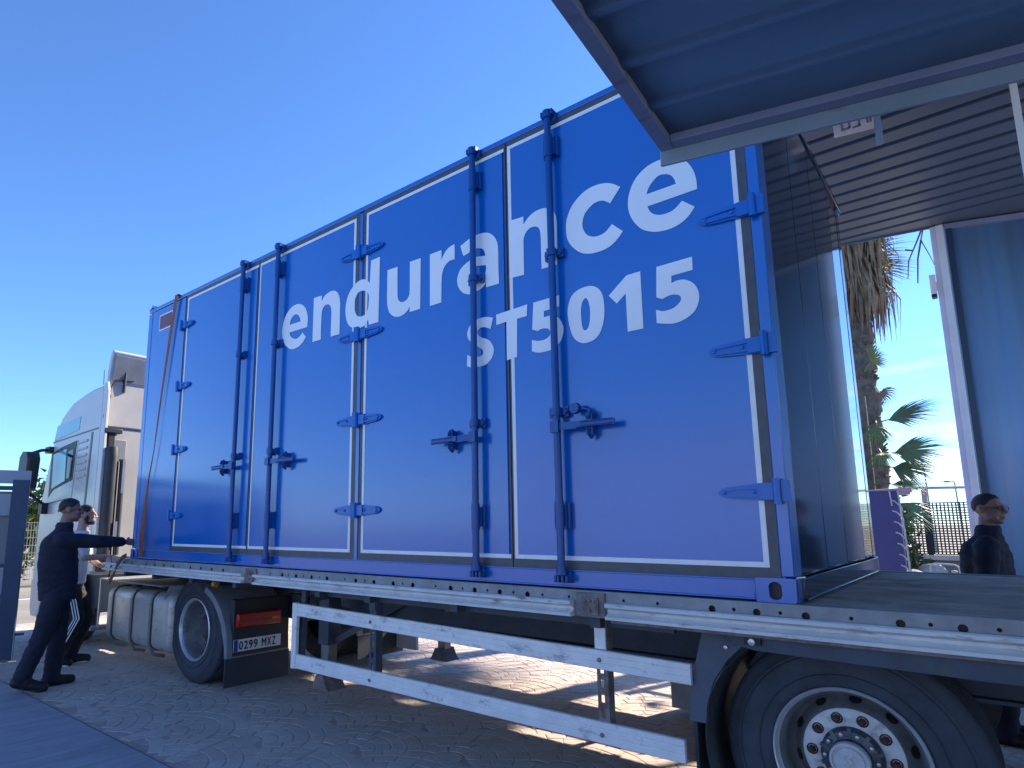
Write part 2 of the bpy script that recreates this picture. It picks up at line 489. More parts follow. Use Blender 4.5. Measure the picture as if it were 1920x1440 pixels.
apron = struct(sub('concrete_apron', None) if False else bpy.data.objects.new('concrete_apron', None)); C.objects.link(apron)
for x0, x1 in ((-13.0, -10.0), (-9.99, -5.976), (-5.966, -1.95), (-1.94, 2.1), (2.11, 6.2)):
    s = MB(); s.box(x0, x1, -4.9, -0.995, -0.12, 0.002)
    s.build('slab', 'slab_concrete', apron, bevel=0.006)
for x0, x1 in ((-13.0, -8.0), (-7.99, -2.0), (-1.99, 4.0)):
    s = MB(); s.box(x0, x1, -9.5, -4.91, -0.12, 0.001)
    s.build('slab', 'slab_concrete', apron, bevel=0.006)

ml = MB(); ml.add([(-15.85, -2, -0.011), (-15.70, -2, -0.011), (-15.70, 14, -0.011), (-15.85, 14, -0.011)], [(0, 1, 2, 3)])
struct(ml.build('painted_line', 'road_paint', smooth=0))

# ================================================================== CONTAINER
ZB, ZT, LC, WC = 1.195, 4.100, 6.72, 2.57
cont = thing('shipping_container', 'glossy blue container with endurance ST5015 lettering and four side doors, riding on the flatbed trailer',
             'container', (-LC / 2, WC / 2, ZB))
# frame: corner posts, rails
for x0, x1 in ((-LC, -LC + 0.09), (-0.054, 0.0)):
    p = MB(); p.box(x0, x1, -0.004, 0.14, ZB + 0.118, ZT - 0.06); p.build('corner_post', 'paint_blue', cont, bevel=0.004)
p = MB(); p.box(-LC, -LC + .09, WC - .14, WC, ZB + .118, ZT - .06); p.build('corner_post', 'paint_blue', cont, bevel=.004)
p = MB(); p.box(-LC, 0.0, -0.006, 0.10, ZT - 0.040, ZT); p.build('top_rail', 'paint_blue', cont, bevel=0.006)
p = MB(); p.box(-LC, 0.0, WC - 0.10, WC + .006, ZT - 0.06, ZT); p.build('top_rail', 'paint_blue', cont, bevel=0.006)
p = MB()
p.box(-LC + .17, -0.166, -0.006, 0.02, ZB + 0.012, ZB + 0.108)
p.box(-LC + .17, -0.168, -0.014, 0.0, ZB + 0.012, ZB + 0.022)
p.box(-LC + .17, -0.168, -0.012, 0.0, ZB + 0.098, ZB + 0.108)
p.box(-0.171, -0.164, -0.016, 0.02, ZB + 0.012, ZB + 0.108)
p.build('bottom_rail', 'paint_blue', cont, bevel=0.003)
p = MB(); p.box(-LC + .17, -0.17, WC - .02, WC + .006, ZB + .012, ZB + .11); p.build('bottom_rail', 'paint_blue', cont, bevel=.003)
def casting(x0, x1, y0, y1, z0, z1):
    """corner casting: block whose side face has a long oval hole"""
    m_ = MB(); cx = (x0 + x1) / 2 - 0.002; cz = (z0 + z1) / 2
    hole = []
    for k in range(16):
        t = 2 * PI * k / 16
        hole.append((cx + 0.028 * math.cos(t), cz + 0.0 + 0.026 * math.sin(t) + (0.014 if math.sin(t) > 0 else -0.014)))
    rr = 0.02
    outer = []
    for (qx, qz, a) in ((x1 - rr, z0 + rr, -PI / 2), (x1 - .004, z1 - .004, 0), (x0 + .004, z1 - .004, PI / 2), (x0 + .004, z0 + .004, PI)):
        q = rr if (qx, qz) == (x1 - rr, z0 + rr) else .004
        for k in range(4): outer.append((qx + q * math.cos(a + k * PI / 6), qz + q * math.sin(a + k * PI / 6)))
    m_.prism(outer, lambda a, b: (a, y0, b), lambda a, b: (a, y0 + .03, b), 'paint_blue', holes=[hole])
    m_.box(x0 + .002, x1 - .002, y0 + .031, y1, z0 + .002, z1 - .002, 'black_plastic')
    m_.box(x1 - .006, x1, y0 + .02, y1, z0 + .01, z1 - .005, 'paint_blue')
    return m_.build('corner_casting', None, cont, smooth=30)
casting(-0.164, 0.004, -0.012, 0.17, ZB, ZB + 0.112)
casting(-LC - .004, -LC + .164, -0.012, 0.17, ZB, ZB + 0.112)
casting(-0.164, 0.004, -0.0075, 0.17, ZT - .004, ZT + .012)
casting(-LC - .004, -LC + .164, -0.0075, 0.17, ZT - .004, ZT + .012)
p = MB(); p.box(-.17, .003, WC - .17, WC + .008, ZB, ZB + .112); p.build('corner_casting', 'paint_blue', cont, bevel=.006)
# fixed side panels between frame and doors
p = MB(); p.box(-LC + 0.09, -5.835, 0.0, 0.03, ZB + 0.108, ZT - 0.05); p.build('side_panel', 'paint_blue', cont)
p = MB(); p.box(-2.955, -2.918, 0.0, 0.03, ZB + 0.108, ZT - 0.05); p.build('centre_post', 'paint_blue', cont)
p = MB(); p.box(-5.835, -.04, 0.012, 0.06, ZB + 0.108, ZT - 0.04); p.build('door_sill', 'paint_blue', cont)
p = MB(); p.box(-LC + .01, -.03, .05, WC - .03, ZT - .03, ZT - .004); p.build('roof', 'paint_blue', cont)
p = MB(); p.box(-LC + .008, -.03, WC - .04, WC - .01, ZB + .1, ZT - .05); p.build('far_wall', 'paint_blue', cont)
p = MB(); p.box(-LC + .004, -LC + .04, .13, WC - .13, ZB + .1, ZT - .05); p.build('front_wall', 'paint_blue', cont)
p = MB(); p.box(-LC + .03, -.03, .04, WC - .04, ZB + .03, ZB + .11); p.build('floor', 'chassis_paint', cont)
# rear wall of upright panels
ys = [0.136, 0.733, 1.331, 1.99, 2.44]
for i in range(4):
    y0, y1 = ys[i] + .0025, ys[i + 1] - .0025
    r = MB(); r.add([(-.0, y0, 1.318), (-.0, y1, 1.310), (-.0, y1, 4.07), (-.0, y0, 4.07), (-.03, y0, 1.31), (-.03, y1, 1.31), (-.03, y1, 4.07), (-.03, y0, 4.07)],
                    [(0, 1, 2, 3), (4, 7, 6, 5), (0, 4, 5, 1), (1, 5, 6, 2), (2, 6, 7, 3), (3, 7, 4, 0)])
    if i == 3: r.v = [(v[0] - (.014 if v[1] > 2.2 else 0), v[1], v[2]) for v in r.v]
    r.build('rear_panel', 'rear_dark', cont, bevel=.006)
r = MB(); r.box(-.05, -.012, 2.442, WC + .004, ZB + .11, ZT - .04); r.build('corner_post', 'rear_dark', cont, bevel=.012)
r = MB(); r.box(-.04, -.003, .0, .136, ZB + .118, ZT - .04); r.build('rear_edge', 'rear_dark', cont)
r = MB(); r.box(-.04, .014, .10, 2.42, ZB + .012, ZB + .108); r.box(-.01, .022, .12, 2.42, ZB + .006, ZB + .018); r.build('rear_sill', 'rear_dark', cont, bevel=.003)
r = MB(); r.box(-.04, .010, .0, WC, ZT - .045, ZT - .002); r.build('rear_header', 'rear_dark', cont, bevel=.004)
r = MB(); r.tube([(.004, .02, ZB + .114), (.02, .09, ZB + .114)], .004, 6); r.build('weld_strip', 'trim_white', cont)

# four doors: panel > gasket, trim, hinge, lock_rod, bracket, handle
ZD0, ZD1 = 1.352, 4.026
doors = [  # x0, x1, trim sides, gasket sides
    (-5.795, -4.392, 'LRT', 'B'), (-4.392, -2.985, 'LR', 'R'), (-2.890, -1.512, 'L', 'LR'), (-1.512, -0.085, 'LR', 'R')]
def hinge(x_pin, direction, z, parent, length):
    """strap hinge: pin barrel, flat leaf, two ribs converging to a rounded tip"""
    h = MB(); s = direction; y = -.020
    h.tube([(x_pin, y - .012, z - .058), (x_pin, y - .012, z + .058)], .017, 10)
    h.box(min(x_pin, x_pin - s * .05), max(x_pin, x_pin - s * .05), y - .004, .002, z - .048, z + .048)
    pts = [(0.0, .040), (.08, .040), (.10, .036), (length - .06, .029), (length - .025, .022), (length - .007, .011), (length, 0)]
    poly = [(x_pin + s * a, z + b) for a, b in pts] + [(x_pin + s * a, z - b) for a, b in reversed(pts[:-1])]
    h.prism(poly, lambda a, b: (a, y + .004, b), lambda a, b: (a, -.0005, b))
    for dz in (-.017, .017):
        h.bar((x_pin + s * .06, y + .001, z + dz * 1.25), (x_pin + s * (length - .035), y + .003, z + dz * .85), .013, .011, (0, 0, 1))
    h.box(min(x_pin, x_pin + s * .075), max(x_pin, x_pin + s * .085), y - .008, y + .004, z - .036, z + .036)
    for a, b in ((.10, .0), (length - .03, 0)):
        h.lathe([(0.0, .0), (.009, .0), (.009, .008), (.0, .010)], (x_pin + s * a, y + .004, z + b), (0, -1, 0), 8)
    return h.build('hinge', 'paint_hinge', parent, smooth=40)
def frame_strip(mb, x0, x1, z0, z1, w, y0, y1, sides):
    if 'L' in sides: mb.box(x0, x0 + w, y0, y1, z0 + w + .0005, z1 - w - .0005)
    if 'R' in sides: mb.box(x1 - w, x1, y0, y1, z0 + w + .0005, z1 - w - .0005)
    xa = x0 if 'L' in sides else x0
    mb.box(x0, x1, y0, y1, z0, z0 + w); mb.box(x0, x1, y0, y1, z1 - w, z1)
door_objs = []
for i, (x0, x1, ts, gs) in enumerate(doors):
    d = MB(); d.box(x0 + .030, x1 - .030, 0.0, 0.012, ZD0 + .004, ZD1 - .004)
    do = d.build('door', 'paint_blue', cont); door_objs.append(do)
    gk = MB(); gw = .052
    xl = x0 - (.016 if i in (0, 2) else -.004); xr = x1 + (.028 if i == 1 else .030 if i == 3 else -.004)
    gk.box(xl, xr, -.0013, .012, ZD0 - gw, ZD0 - .001); gk.box(xl, xr, -.0013, .012, ZD1 + .001, ZD1 + .034)
    gk.box(xl, x0 + .014, -.0011, .012, ZD0 - .001, ZD1 + .001) ; gk.box(x1 - .014, xr, -.0011, .012, ZD0 - .001, ZD1 + .001)
    gk.build('gasket', 'gasket', do)
    t = MB(); tw = .024
    xa, xb = x0 + .0145, x1 - .0145
    t.box(xa, xb, -.0019, .0, ZD0, ZD0 + tw); t.box(xa, xb, -.0019, .0, ZD1 - tw, ZD1)
    if i != 2 or True:
        t.box(xa, xa + (tw if i != 1 else .016), -.0019, .0, ZD0 + tw, ZD1 - tw)
    if i in (1, 3): t.box(xb - tw, xb, -.0019, .0, ZD0 + tw, ZD1 - tw)
    t.build('trim', 'trim_white', do)
for z in (3.72, 3.04, 2.352, 1.664):
    hinge(-5.845, 1, z, door_objs[0], .24)
for z in (3.705, 3.022, 2.345, 1.662):
    hinge(-2.946, -1, z, door_objs[1], .235); hinge(-2.926, 1, z, door_objs[2], .262)
for z in (3.785, 3.085, 2.388, 1.694):
    hinge(-.036, -1, z, door_objs[3], .262)
def lock_rod(x, parent, hdir, knob):
    y = -.055
    r = MB(); r.tube([(x, y, 1.30), (x, y, 4.07)], .0215, 14)
    r.lathe([(.0, 0), (.03, 0), (.03, .05), (.0, .05)], (x, y, 4.045), (0, 0, 1), 10)
    r.lathe([(.0, 0), (.03, 0), (.03, .05), (.0, .05)], (x, y, 1.275), (0, 0, 1), 10)
    ro = r.build('lock_rod', 'paint_hardware', parent, smooth=40)
    for z0, s in ((4.06, 1), (1.262, -1)):       # cam and keeper on the rail
        k = MB(); k.box(x - .045, x + .045, y + .018, -.004, z0 - .03, z0 + .03)
        for a in (-.034, -.012, .014, .036):
            k.box(x + a - .007, x + a + .007, y - .028 + abs(a) * .3, y + .03, z0 - .014 + s * .012, z0 + .022 + s * .012)
        k.build('cam_keeper', 'paint_hardware', parent, bevel=.003)
    for z0, h in ((3.86, .15), (1.60, .16)):     # long guides
        b = MB(); b.tube([(x, y, z0 - h / 2), (x, y, z0 + h / 2)], .0265, 12)
        for s in (-1, 1): b.box(x + s * .043 - .007, x + s * .043 + .007, -.030, -.001, z0 - h / 2 + .01, z0 + h / 2 - .01)
        b.box(x - .036, x + .036, -.044, -.031, z0 - h / 2 + .02, z0 + h / 2 - .02)
        b.build('rod_guide', 'paint_hardware', parent, smooth=40)
    for z0 in (3.16, 2.19):
        b = MB(); b.tube([(x, y, z0 - .022), (x, y, z0 + .022)], .031, 12)
        for s in (-1, 1):
            b.box(x + s * .048 - .014, x + s * .048 + .014, -.030, -.001, z0 - .03, z0 + .03)
            b.tube([(x + s * .050, -.040, z0), (x + s * .050, -.02, z0)], .010, 8)
        b.box(x - .05, x + .05, -.042, -.030, z0 - .02, z0 + .02)
        b.build('rod_bracket', 'paint_hardware', parent, smooth=40)
    h = MB(); z = 2.10
    h.box(x - .026, x + .026, y - .034, y + .0, z - .034, z + .034)
    a = lambda q: x + hdir * q
    h.bar((a(.02), y - .015, z), (a(.14), y - .02, z - .004), .012, .042)
    h.bar((a(.13), y - .026, z - .001), (a(.36), y - .012, z - .004), .014, .034)
    for zz in (.013, -.013): h.tube([(a(.17), y - .034, z + zz - .003), (a(.35), y - .02, z + zz - .003)], .005, 6)
    hx = a(.205)
    h.box(hx - .02, hx + .02, y - .004, -.001, z - .06, z + .06)
    h.tube([(hx, -.03, z - .075), (hx, -.055, z - .06), (hx, -.068, z - .03)], .011, 8)
    h.tube([(hx, -.03, z + .065), (hx, -.055, z + .055), (hx, -.068, z + .03)], .011, 8)
    if knob:
        h.tube([(hx, -.068, z + .03), (hx + .012, -.07, z + .075), (hx - .03, -.07, z + .088)], .006, 6)
        h.lathe([(0, -.018), (.030, -.018), (.034, 0), (.030, .018), (0, .018)], (a(.125), -.06, z + .094), (0, -1, 0), 12)
        h.tube([(a(.125), -.05, z + .094), (a(.19), -.05, z + .088)], .014, 8)
    h.build('handle', 'paint_hardware', parent, smooth=40)
lock_rod(-4.592, door_objs[0], -1, False)
lock_rod(-4.012, door_objs[1], 1, False)
lock_rod(-1.752, door_objs[2], -1, False)
lock_rod(-1.152, door_objs[3], 1, True)

LETTERS=[('e',[[(-3.612,3.235,1),(-3.871,3.237,1),(-3.846,3.195,0),(-3.794,3.165,0),(-3.743,3.161,0),(-3.699,3.181,0),(-3.679,3.199,1),(-3.628,3.151,1),(-3.658,3.118,0),(-3.713,3.085,0),(-3.789,3.075,0),(-3.848,3.083,0),(-3.917,3.128,0),(-3.961,3.19,0),(-3.979,3.259,0),(-3.97,3.332,0),(-3.935,3.407,0),(-3.871,3.458,0),(-3.8,3.476,0),(-3.735,3.47,0),(-3.669,3.435,0),(-3.629,3.382,0),(-3.609,3.317,0)],[(-3.871,3.308,1),(-3.713,3.306,1),(-3.718,3.334,0),(-3.742,3.367,0),(-3.775,3.385,0),(-3.814,3.384,0),(-3.852,3.355,0)]]),
('n',[[(-3.532,3.474,1),(-3.423,3.471,1),(-3.423,3.418,1),(-3.389,3.455,0),(-3.331,3.475,0),(-3.279,3.476,0),(-3.226,3.453,0),(-3.193,3.406,0),(-3.18,3.342,0),(-3.18,3.289,0),(-3.179,3.176,0),(-3.18,3.083,1),(-3.291,3.083,1),(-3.291,3.162,0),(-3.289,3.253,0),(-3.291,3.307,0),(-3.3,3.34,0),(-3.32,3.364,0),(-3.35,3.374,0),(-3.391,3.365,0),(-3.416,3.329,0),(-3.421,3.275,0),(-3.422,3.19,0),(-3.421,3.086,1),(-3.533,3.084,1)]]),
('d',[[(-2.814,3.607,1),(-2.713,3.609,1),(-2.72,3.084,1),(-2.827,3.085,1),(-2.837,3.129,1),(-2.868,3.097,0),(-2.909,3.081,0),(-2.972,3.083,0),(-3.02,3.101,0),(-3.07,3.137,0),(-3.099,3.196,0),(-3.111,3.266,0),(-3.099,3.345,0),(-3.063,3.412,0),(-3.0,3.459,0),(-2.942,3.477,0),(-2.894,3.473,0),(-2.857,3.455,0),(-2.825,3.424,1)],[(-2.897,3.38,0),(-2.855,3.359,0),(-2.833,3.324,0),(-2.834,3.266,0),(-2.842,3.211,0),(-2.876,3.178,0),(-2.922,3.172,0),(-2.965,3.188,0),(-2.993,3.231,0),(-3.002,3.285,0),(-2.996,3.328,0),(-2.975,3.367,0),(-2.944,3.383,0)]]),
('u',[[(-2.626,3.474,1),(-2.517,3.473,1),(-2.517,3.364,0),(-2.515,3.252,0),(-2.509,3.216,0),(-2.488,3.19,0),(-2.46,3.18,0),(-2.423,3.185,0),(-2.396,3.212,0),(-2.388,3.251,0),(-2.388,3.364,0),(-2.388,3.474,1),(-2.279,3.472,1),(-2.282,3.087,1),(-2.388,3.086,1),(-2.389,3.129,1),(-2.413,3.1,0),(-2.45,3.082,0),(-2.505,3.077,0),(-2.557,3.094,0),(-2.601,3.133,0),(-2.621,3.187,0),(-2.627,3.252,0),(-2.627,3.372,0)]]),
('r',[[(-2.188,3.473,1),(-2.077,3.473,1),(-2.077,3.399,1),(-2.049,3.441,0),(-2.008,3.471,0),(-1.955,3.481,1),(-1.955,3.37,1),(-2.0,3.37,0),(-2.041,3.349,0),(-2.066,3.31,0),(-2.076,3.253,0),(-2.078,3.175,0),(-2.08,3.086,1),(-2.187,3.084,1)]]),
('a',[[(-1.582,3.094,1),(-1.685,3.094,1),(-1.686,3.131,1),(-1.711,3.106,0),(-1.745,3.09,0),(-1.782,3.086,0),(-1.828,3.083,0),(-1.882,3.106,0),(-1.921,3.154,0),(-1.934,3.209,0),(-1.92,3.257,0),(-1.888,3.293,0),(-1.825,3.32,0),(-1.779,3.33,0),(-1.741,3.327,0),(-1.69,3.317,1),(-1.692,3.337,0),(-1.707,3.367,0),(-1.737,3.384,0),(-1.778,3.392,0),(-1.825,3.38,0),(-1.876,3.368,1),(-1.904,3.449,1),(-1.847,3.471,0),(-1.8,3.482,0),(-1.747,3.487,0),(-1.69,3.48,0),(-1.642,3.457,0),(-1.606,3.417,0),(-1.587,3.368,0),(-1.583,3.317,0),(-1.583,3.219,0)],[(-1.684,3.249,1),(-1.685,3.211,0),(-1.702,3.178,0),(-1.736,3.156,0),(-1.781,3.15,0),(-1.81,3.17,0),(-1.821,3.201,0),(-1.816,3.235,0),(-1.802,3.256,0),(-1.776,3.264,0),(-1.735,3.26,0)]]),
('n',[[(-1.495,3.497,1),(-1.381,3.491,1),(-1.381,3.437,1),(-1.346,3.47,0),(-1.299,3.493,0),(-1.246,3.497,0),(-1.208,3.489,0),(-1.17,3.463,0),(-1.146,3.423,0),(-1.139,3.368,0),(-1.141,3.265,0),(-1.145,3.101,1),(-1.256,3.103,1),(-1.256,3.242,0),(-1.257,3.331,0),(-1.266,3.372,0),(-1.292,3.394,0),(-1.328,3.398,0),(-1.362,3.379,0),(-1.381,3.346,0),(-1.384,3.311,0),(-1.385,3.222,0),(-1.386,3.101,1),(-1.498,3.106,1)]]),
('c',[[(-0.719,3.447,1),(-0.786,3.37,1),(-0.81,3.391,0),(-0.837,3.405,0),(-0.877,3.408,0),(-0.918,3.389,0),(-0.952,3.356,0),(-0.967,3.305,0),(-0.961,3.264,0),(-0.94,3.227,0),(-0.903,3.203,0),(-0.864,3.197,0),(-0.824,3.206,0),(-0.781,3.241,1),(-0.717,3.177,1),(-0.751,3.142,0),(-0.796,3.113,0),(-0.852,3.101,0),(-0.931,3.106,0),(-0.993,3.135,0),(-1.045,3.19,0),(-1.072,3.249,0),(-1.077,3.313,0),(-1.068,3.373,0),(-1.035,3.436,0),(-0.985,3.481,0),(-0.931,3.507,0),(-0.872,3.514,0),(-0.81,3.505,0),(-0.761,3.481,0)]]),
('e',[[(-0.297,3.277,1),(-0.568,3.274,1),(-0.555,3.241,0),(-0.533,3.217,0),(-0.499,3.201,0),(-0.46,3.198,0),(-0.421,3.207,0),(-0.378,3.24,1),(-0.315,3.184,1),(-0.349,3.145,0),(-0.393,3.117,0),(-0.447,3.105,0),(-0.505,3.108,0),(-0.554,3.122,0),(-0.608,3.155,0),(-0.651,3.214,0),(-0.674,3.272,0),(-0.679,3.327,0),(-0.668,3.388,0),(-0.639,3.447,0),(-0.594,3.489,0),(-0.541,3.513,0),(-0.48,3.519,0),(-0.431,3.512,0),(-0.384,3.49,0),(-0.341,3.451,0),(-0.31,3.389,0),(-0.298,3.332,0)],[(-0.569,3.346,1),(-0.405,3.347,1),(-0.411,3.375,0),(-0.428,3.405,0),(-0.456,3.423,0),(-0.496,3.429,0),(-0.532,3.406,0),(-0.557,3.376,0)]]),
('s',[[(-1.632,2.875,1),(-1.655,2.805,1),(-1.701,2.825,0),(-1.734,2.829,0),(-1.762,2.812,0),(-1.756,2.784,0),(-1.724,2.759,0),(-1.675,2.736,0),(-1.643,2.698,0),(-1.631,2.656,0),(-1.65,2.607,0),(-1.694,2.575,0),(-1.759,2.568,0),(-1.815,2.575,0),(-1.854,2.589,1),(-1.85,2.665,1),(-1.809,2.644,0),(-1.77,2.637,0),(-1.731,2.639,0),(-1.717,2.659,0),(-1.73,2.684,0),(-1.768,2.712,0),(-1.807,2.739,0),(-1.835,2.768,0),(-1.849,2.803,0),(-1.837,2.846,0),(-1.8,2.88,0),(-1.744,2.895,0),(-1.688,2.892,0)]]),
('t',[[(-1.607,2.889,1),(-1.368,2.902,1),(-1.373,2.828,1),(-1.446,2.826,1),(-1.452,2.58,1),(-1.53,2.572,1),(-1.528,2.825,1),(-1.608,2.82,1)]]),
('5',[[(-1.323,2.902,1),(-1.139,2.905,1),(-1.142,2.835,1),(-1.249,2.831,1),(-1.251,2.792,1),(-1.206,2.792,0),(-1.169,2.782,0),(-1.138,2.752,0),(-1.119,2.702,0),(-1.124,2.654,0),(-1.148,2.61,0),(-1.195,2.582,0),(-1.251,2.576,0),(-1.298,2.579,0),(-1.342,2.596,1),(-1.34,2.666,1),(-1.295,2.652,0),(-1.248,2.651,0),(-1.218,2.665,0),(-1.208,2.688,0),(-1.223,2.714,0),(-1.265,2.723,0),(-1.298,2.715,1),(-1.336,2.733,1)]]),
('0',[[(-0.929,2.909,0),(-0.88,2.877,0),(-0.857,2.827,0),(-0.851,2.755,0),(-0.86,2.678,0),(-0.888,2.614,0),(-0.931,2.583,0),(-0.991,2.579,0),(-1.041,2.609,0),(-1.07,2.667,0),(-1.084,2.752,0),(-1.082,2.817,0),(-1.057,2.877,0),(-1.003,2.908,0)],[(-0.964,2.844,0),(-0.948,2.817,0),(-0.94,2.767,0),(-0.944,2.705,0),(-0.957,2.664,0),(-0.975,2.652,0),(-0.991,2.667,0),(-0.998,2.716,0),(-0.998,2.781,0),(-0.987,2.827,0)]]),
('1',[[(-0.71,2.913,1),(-0.629,2.915,1),(-0.629,2.59,1),(-0.719,2.59,1),(-0.719,2.81,1),(-0.746,2.788,0),(-0.775,2.765,1),(-0.821,2.822,1)]]),
('5',[[(-0.538,2.914,1),(-0.347,2.917,1),(-0.348,2.845,1),(-0.46,2.843,1),(-0.463,2.803,1),(-0.427,2.81,0),(-0.386,2.801,0),(-0.347,2.769,0),(-0.327,2.724,0),(-0.328,2.674,0),(-0.353,2.624,0),(-0.399,2.595,0),(-0.455,2.582,0),(-0.512,2.591,0),(-0.554,2.604,1),(-0.554,2.677,1),(-0.515,2.661,0),(-0.464,2.664,0),(-0.432,2.682,0),(-0.418,2.702,0),(-0.422,2.723,0),(-0.446,2.736,0),(-0.481,2.738,0),(-0.516,2.728,1),(-0.548,2.745,1)]])]

for nm, loops in LETTERS:
    sm = [catmull(lp) for lp in loops]
    m_ = MB(); m_.prism(sm[0], lambda a, b: (a, -.0030, b), lambda a, b: (a, -.0023, b), holes=sm[1:])
    m_.build('letter', 'vinyl_white', cont, smooth=0)

s = MB(); s.box(-6.44, -6.125, -.004, .0, 3.782, 3.972, 'trim_white'); s.box(-6.425, -6.14, -.006, -.003, 3.797, 3.957, 'sticker_maroon')
s.build('warning_sticker', None, cont, smooth=0)

# ratchet strap hanging down the container side
st = [(-6.01, -.03, 4.115), (-6.012, -.032, 4.07), (-6.085, -.03, 3.714), (-6.199, -.03, 3.03), (-6.291, -.03, 2.38), (-6.369, -.03, 2.06),
      (-6.416, -.03, 1.71), (-6.442, -.035, 1.40), (-6.405, -.03, 1.25), (-6.39, -.05, 1.22)]
hw = [.032, .032, .026, .014, .006, .010, .026, .042, .026, .010]
ang = [0, 0, .15, .4, 1.45, 1.0, .35, .1, .4, .9]
sv = []; sf = []
for (x, y, z), w, a in zip(st, hw, ang):
    dx, dy = math.cos(a) * w, math.sin(a) * w * .5
    sv += [(x - dx, y - dy, z), (x + dx, y + dy, z), (x + dx, y + dy + .003, z), (x - dx, y - dy + .003, z)]
for i in range(len(st) - 1):
    for k in range(4):
        a, b = i * 4 + k, i * 4 + (k + 1) % 4
        sf.append((a, b, b + 4, a + 4))
sf += [(0, 1, 2, 3), tuple(len(sv) - 4 + k for k in range(4))]
m_ = MB(); m_.add(sv, sf)
m_.box(-6.052, -5.968, -.03, .6, 4.113, 4.116)
o = m_.build('cargo_strap', 'web_orange', smooth=60)
tag(o, 'orange ratchet strap, twisted, hanging down the front end of the blue container', 'strap')

# ================================================================== TRAILER
trl = thing('flatbed_trailer', 'long flatbed semi-trailer with wooden deck, pale side guards and worn steel edge, under the container', 'trailer', (-1.0, 1.3, 0))
XF, XR, YN, YFR = -7.30, 6.0, -.040, 2.64
dk = MB()
nb = 16
for i in range(nb):
    y0 = YN + .06 + (YFR - YN - .12) * i / nb; y1 = YN + .06 + (YFR - YN - .12) * (i + 1) / nb
    p = MB(); p.box(XF + .05, XR, y0 + .0006, y1 - .0006, 1.150, 1.1905 + random.uniform(-.0006, .0006))
    p.build('deck_board', 'deck_wood', trl, smooth=0)
def holed(mb, x0, x1, z0, z1, y, holes, n=12):
    """upright strip facing -y with round holes"""
    holes = sorted(holes); cuts = [x0] + [(holes[i][0] + holes[i + 1][0]) / 2 for i in range(len(holes) - 1)] + [x1]
    for (hx, hz, hr), a, b in zip(holes, cuts[:-1], cuts[1:]):
        hole = [(hx + hr * math.cos(2 * PI * k / n), hz + hr * math.sin(2 * PI * k / n)) for k in range(n)]
        mb.prism([(a, z0), (b, z0), (b, z1), (a, z1)], lambda p, q: (p, y, q), lambda p, q: (p, y + .006, q), holes=[hole])
big = [-3.786, -3.598, -3.398, -3.208, -2.879, -2.686, -2.492, -2.305, -1.972, -1.778, -1.588, -1.391, -.356, -.16, .037, .372, .565, .78, 1.15, 1.35, 1.55]
big += [-7.0, -6.8, -6.6, -6.25, -6.05, -5.85, -5.65, -5.3, -5.1, -4.9, -4.7]
small = [-.258, -.063, .205, .468, -1.29, -1.875, -.62, -.8, -1.12, -1.68, -1.49, -2.10, -2.40, -2.78, -3.0, -3.3, -3.5, -3.7, -3.95, .67, .95, 1.25]
hs = [(x, 1.155, .0165) for x in big] + [(x, 1.160, .008) for x in small]
r = MB(); holed(r, XF, XR, 1.062, 1.199, YN, hs)
r.box(XF, XR, YN + .006, YN + .058, 1.192, 1.199)
r.build('side_rave', 'galvanised', trl, smooth=0)
r = MB(); r.box(XF, XR, YN + .03, YN + .05, 1.06, 1.19); r.build('rave_hollow_shade', 'black_plastic', trl)  # black bar stands in for the shade of the hollow behind the holes
r = MB(); r.box(XF, XR, YFR - .06, YFR, 1.06, 1.199); r.build('side_rave', 'galvanised', trl, bevel=.003)
r = MB(); r.box(XF, XF + .05, YN + .06, YFR - .06, 1.06, 1.199); r.build('front_rave', 'galvanised', trl)
LIP = [(YN, 1.143), (YN - .040, 1.146), (YN - .050, 1.140), (YN - .050, 1.125), (YN - .030, 1.117), (YN - .012, 1.110), (YN - .010, 1.098), (YN - .026, 1.086), (YN - .050, 1.079), (YN - .050, 1.064), (YN, 1.061)]
def lip(x0, x1):
    m_ = MB(); m_.prism(LIP, lambda a, b: (x0, a, b), lambda a, b: (x1, a, b)); return m_.build('edge_rail', 'raw_edge_white', trl, smooth=25)
lip(-7.28, -4.325); lip(-4.148, -1.088); lip(-.884, 5.9)
b = MB(); b.box(-.86, 5.9, YN - .030, YN + .02, 1.048, 1.060); b.build('rusty_strip', 'rusty_bracket', trl)
for bx in (-.985, -4.235):
    b = MB(); b.box(bx - .085, bx + .085, YN - .012, YN - .001, 1.064, 1.190)
    b.box(bx - .05, bx + .05, YN - .022, YN - .010, 1.075, 1.165)
    for a, c in ((-.028, 1.147), (0, 1.150), (.028, 1.147), (0, 1.100)):
        b.lathe([(0, 0), (.010, 0), (.010, .010), (0, .012)], (bx + a, YN - .022, c), (0, -1, 0), 8)
    b.build('rave_bracket', 'rusty_bracket', trl, bevel=.003)
# chassis beams and cross members
for y in (.80, 1.70):
    b = MB()
    b.prism([(-7.2, .93), (-4.8, .93), (-3.7, .765), (3.8, .735), (6.0, .8), (6.0, 1.06), (-7.2, 1.06)], lambda a, c: (a, y, c), lambda a, c: (a, y + .012, c))
    b.box(-3.6, 3.8, y - .06, y + .07, .735, .752)
    b.build('chassis_beam', 'chassis_paint', trl)
for i, x in enumerate([-6.9, -6.2, -5.4, -4.6, -3.4, -2.82, -2.0, -1.0, -.3, .6, 1.5, 2.4, 3.4, 4.6, 5.6]):
    b = MB(); b.box(x - .03, x + .03, YN + .06, YFR - .06, 1.0, 1.06); b.build('cross_member', 'chassis_paint', trl)
b = MB(); b.box(-7.2, 6.0, .25, .27, 1.02, 1.06); b.box(-3.4, -.6, .10, .13, 1.0, 1.06); b.build('stringer', 'chassis_paint', trl)
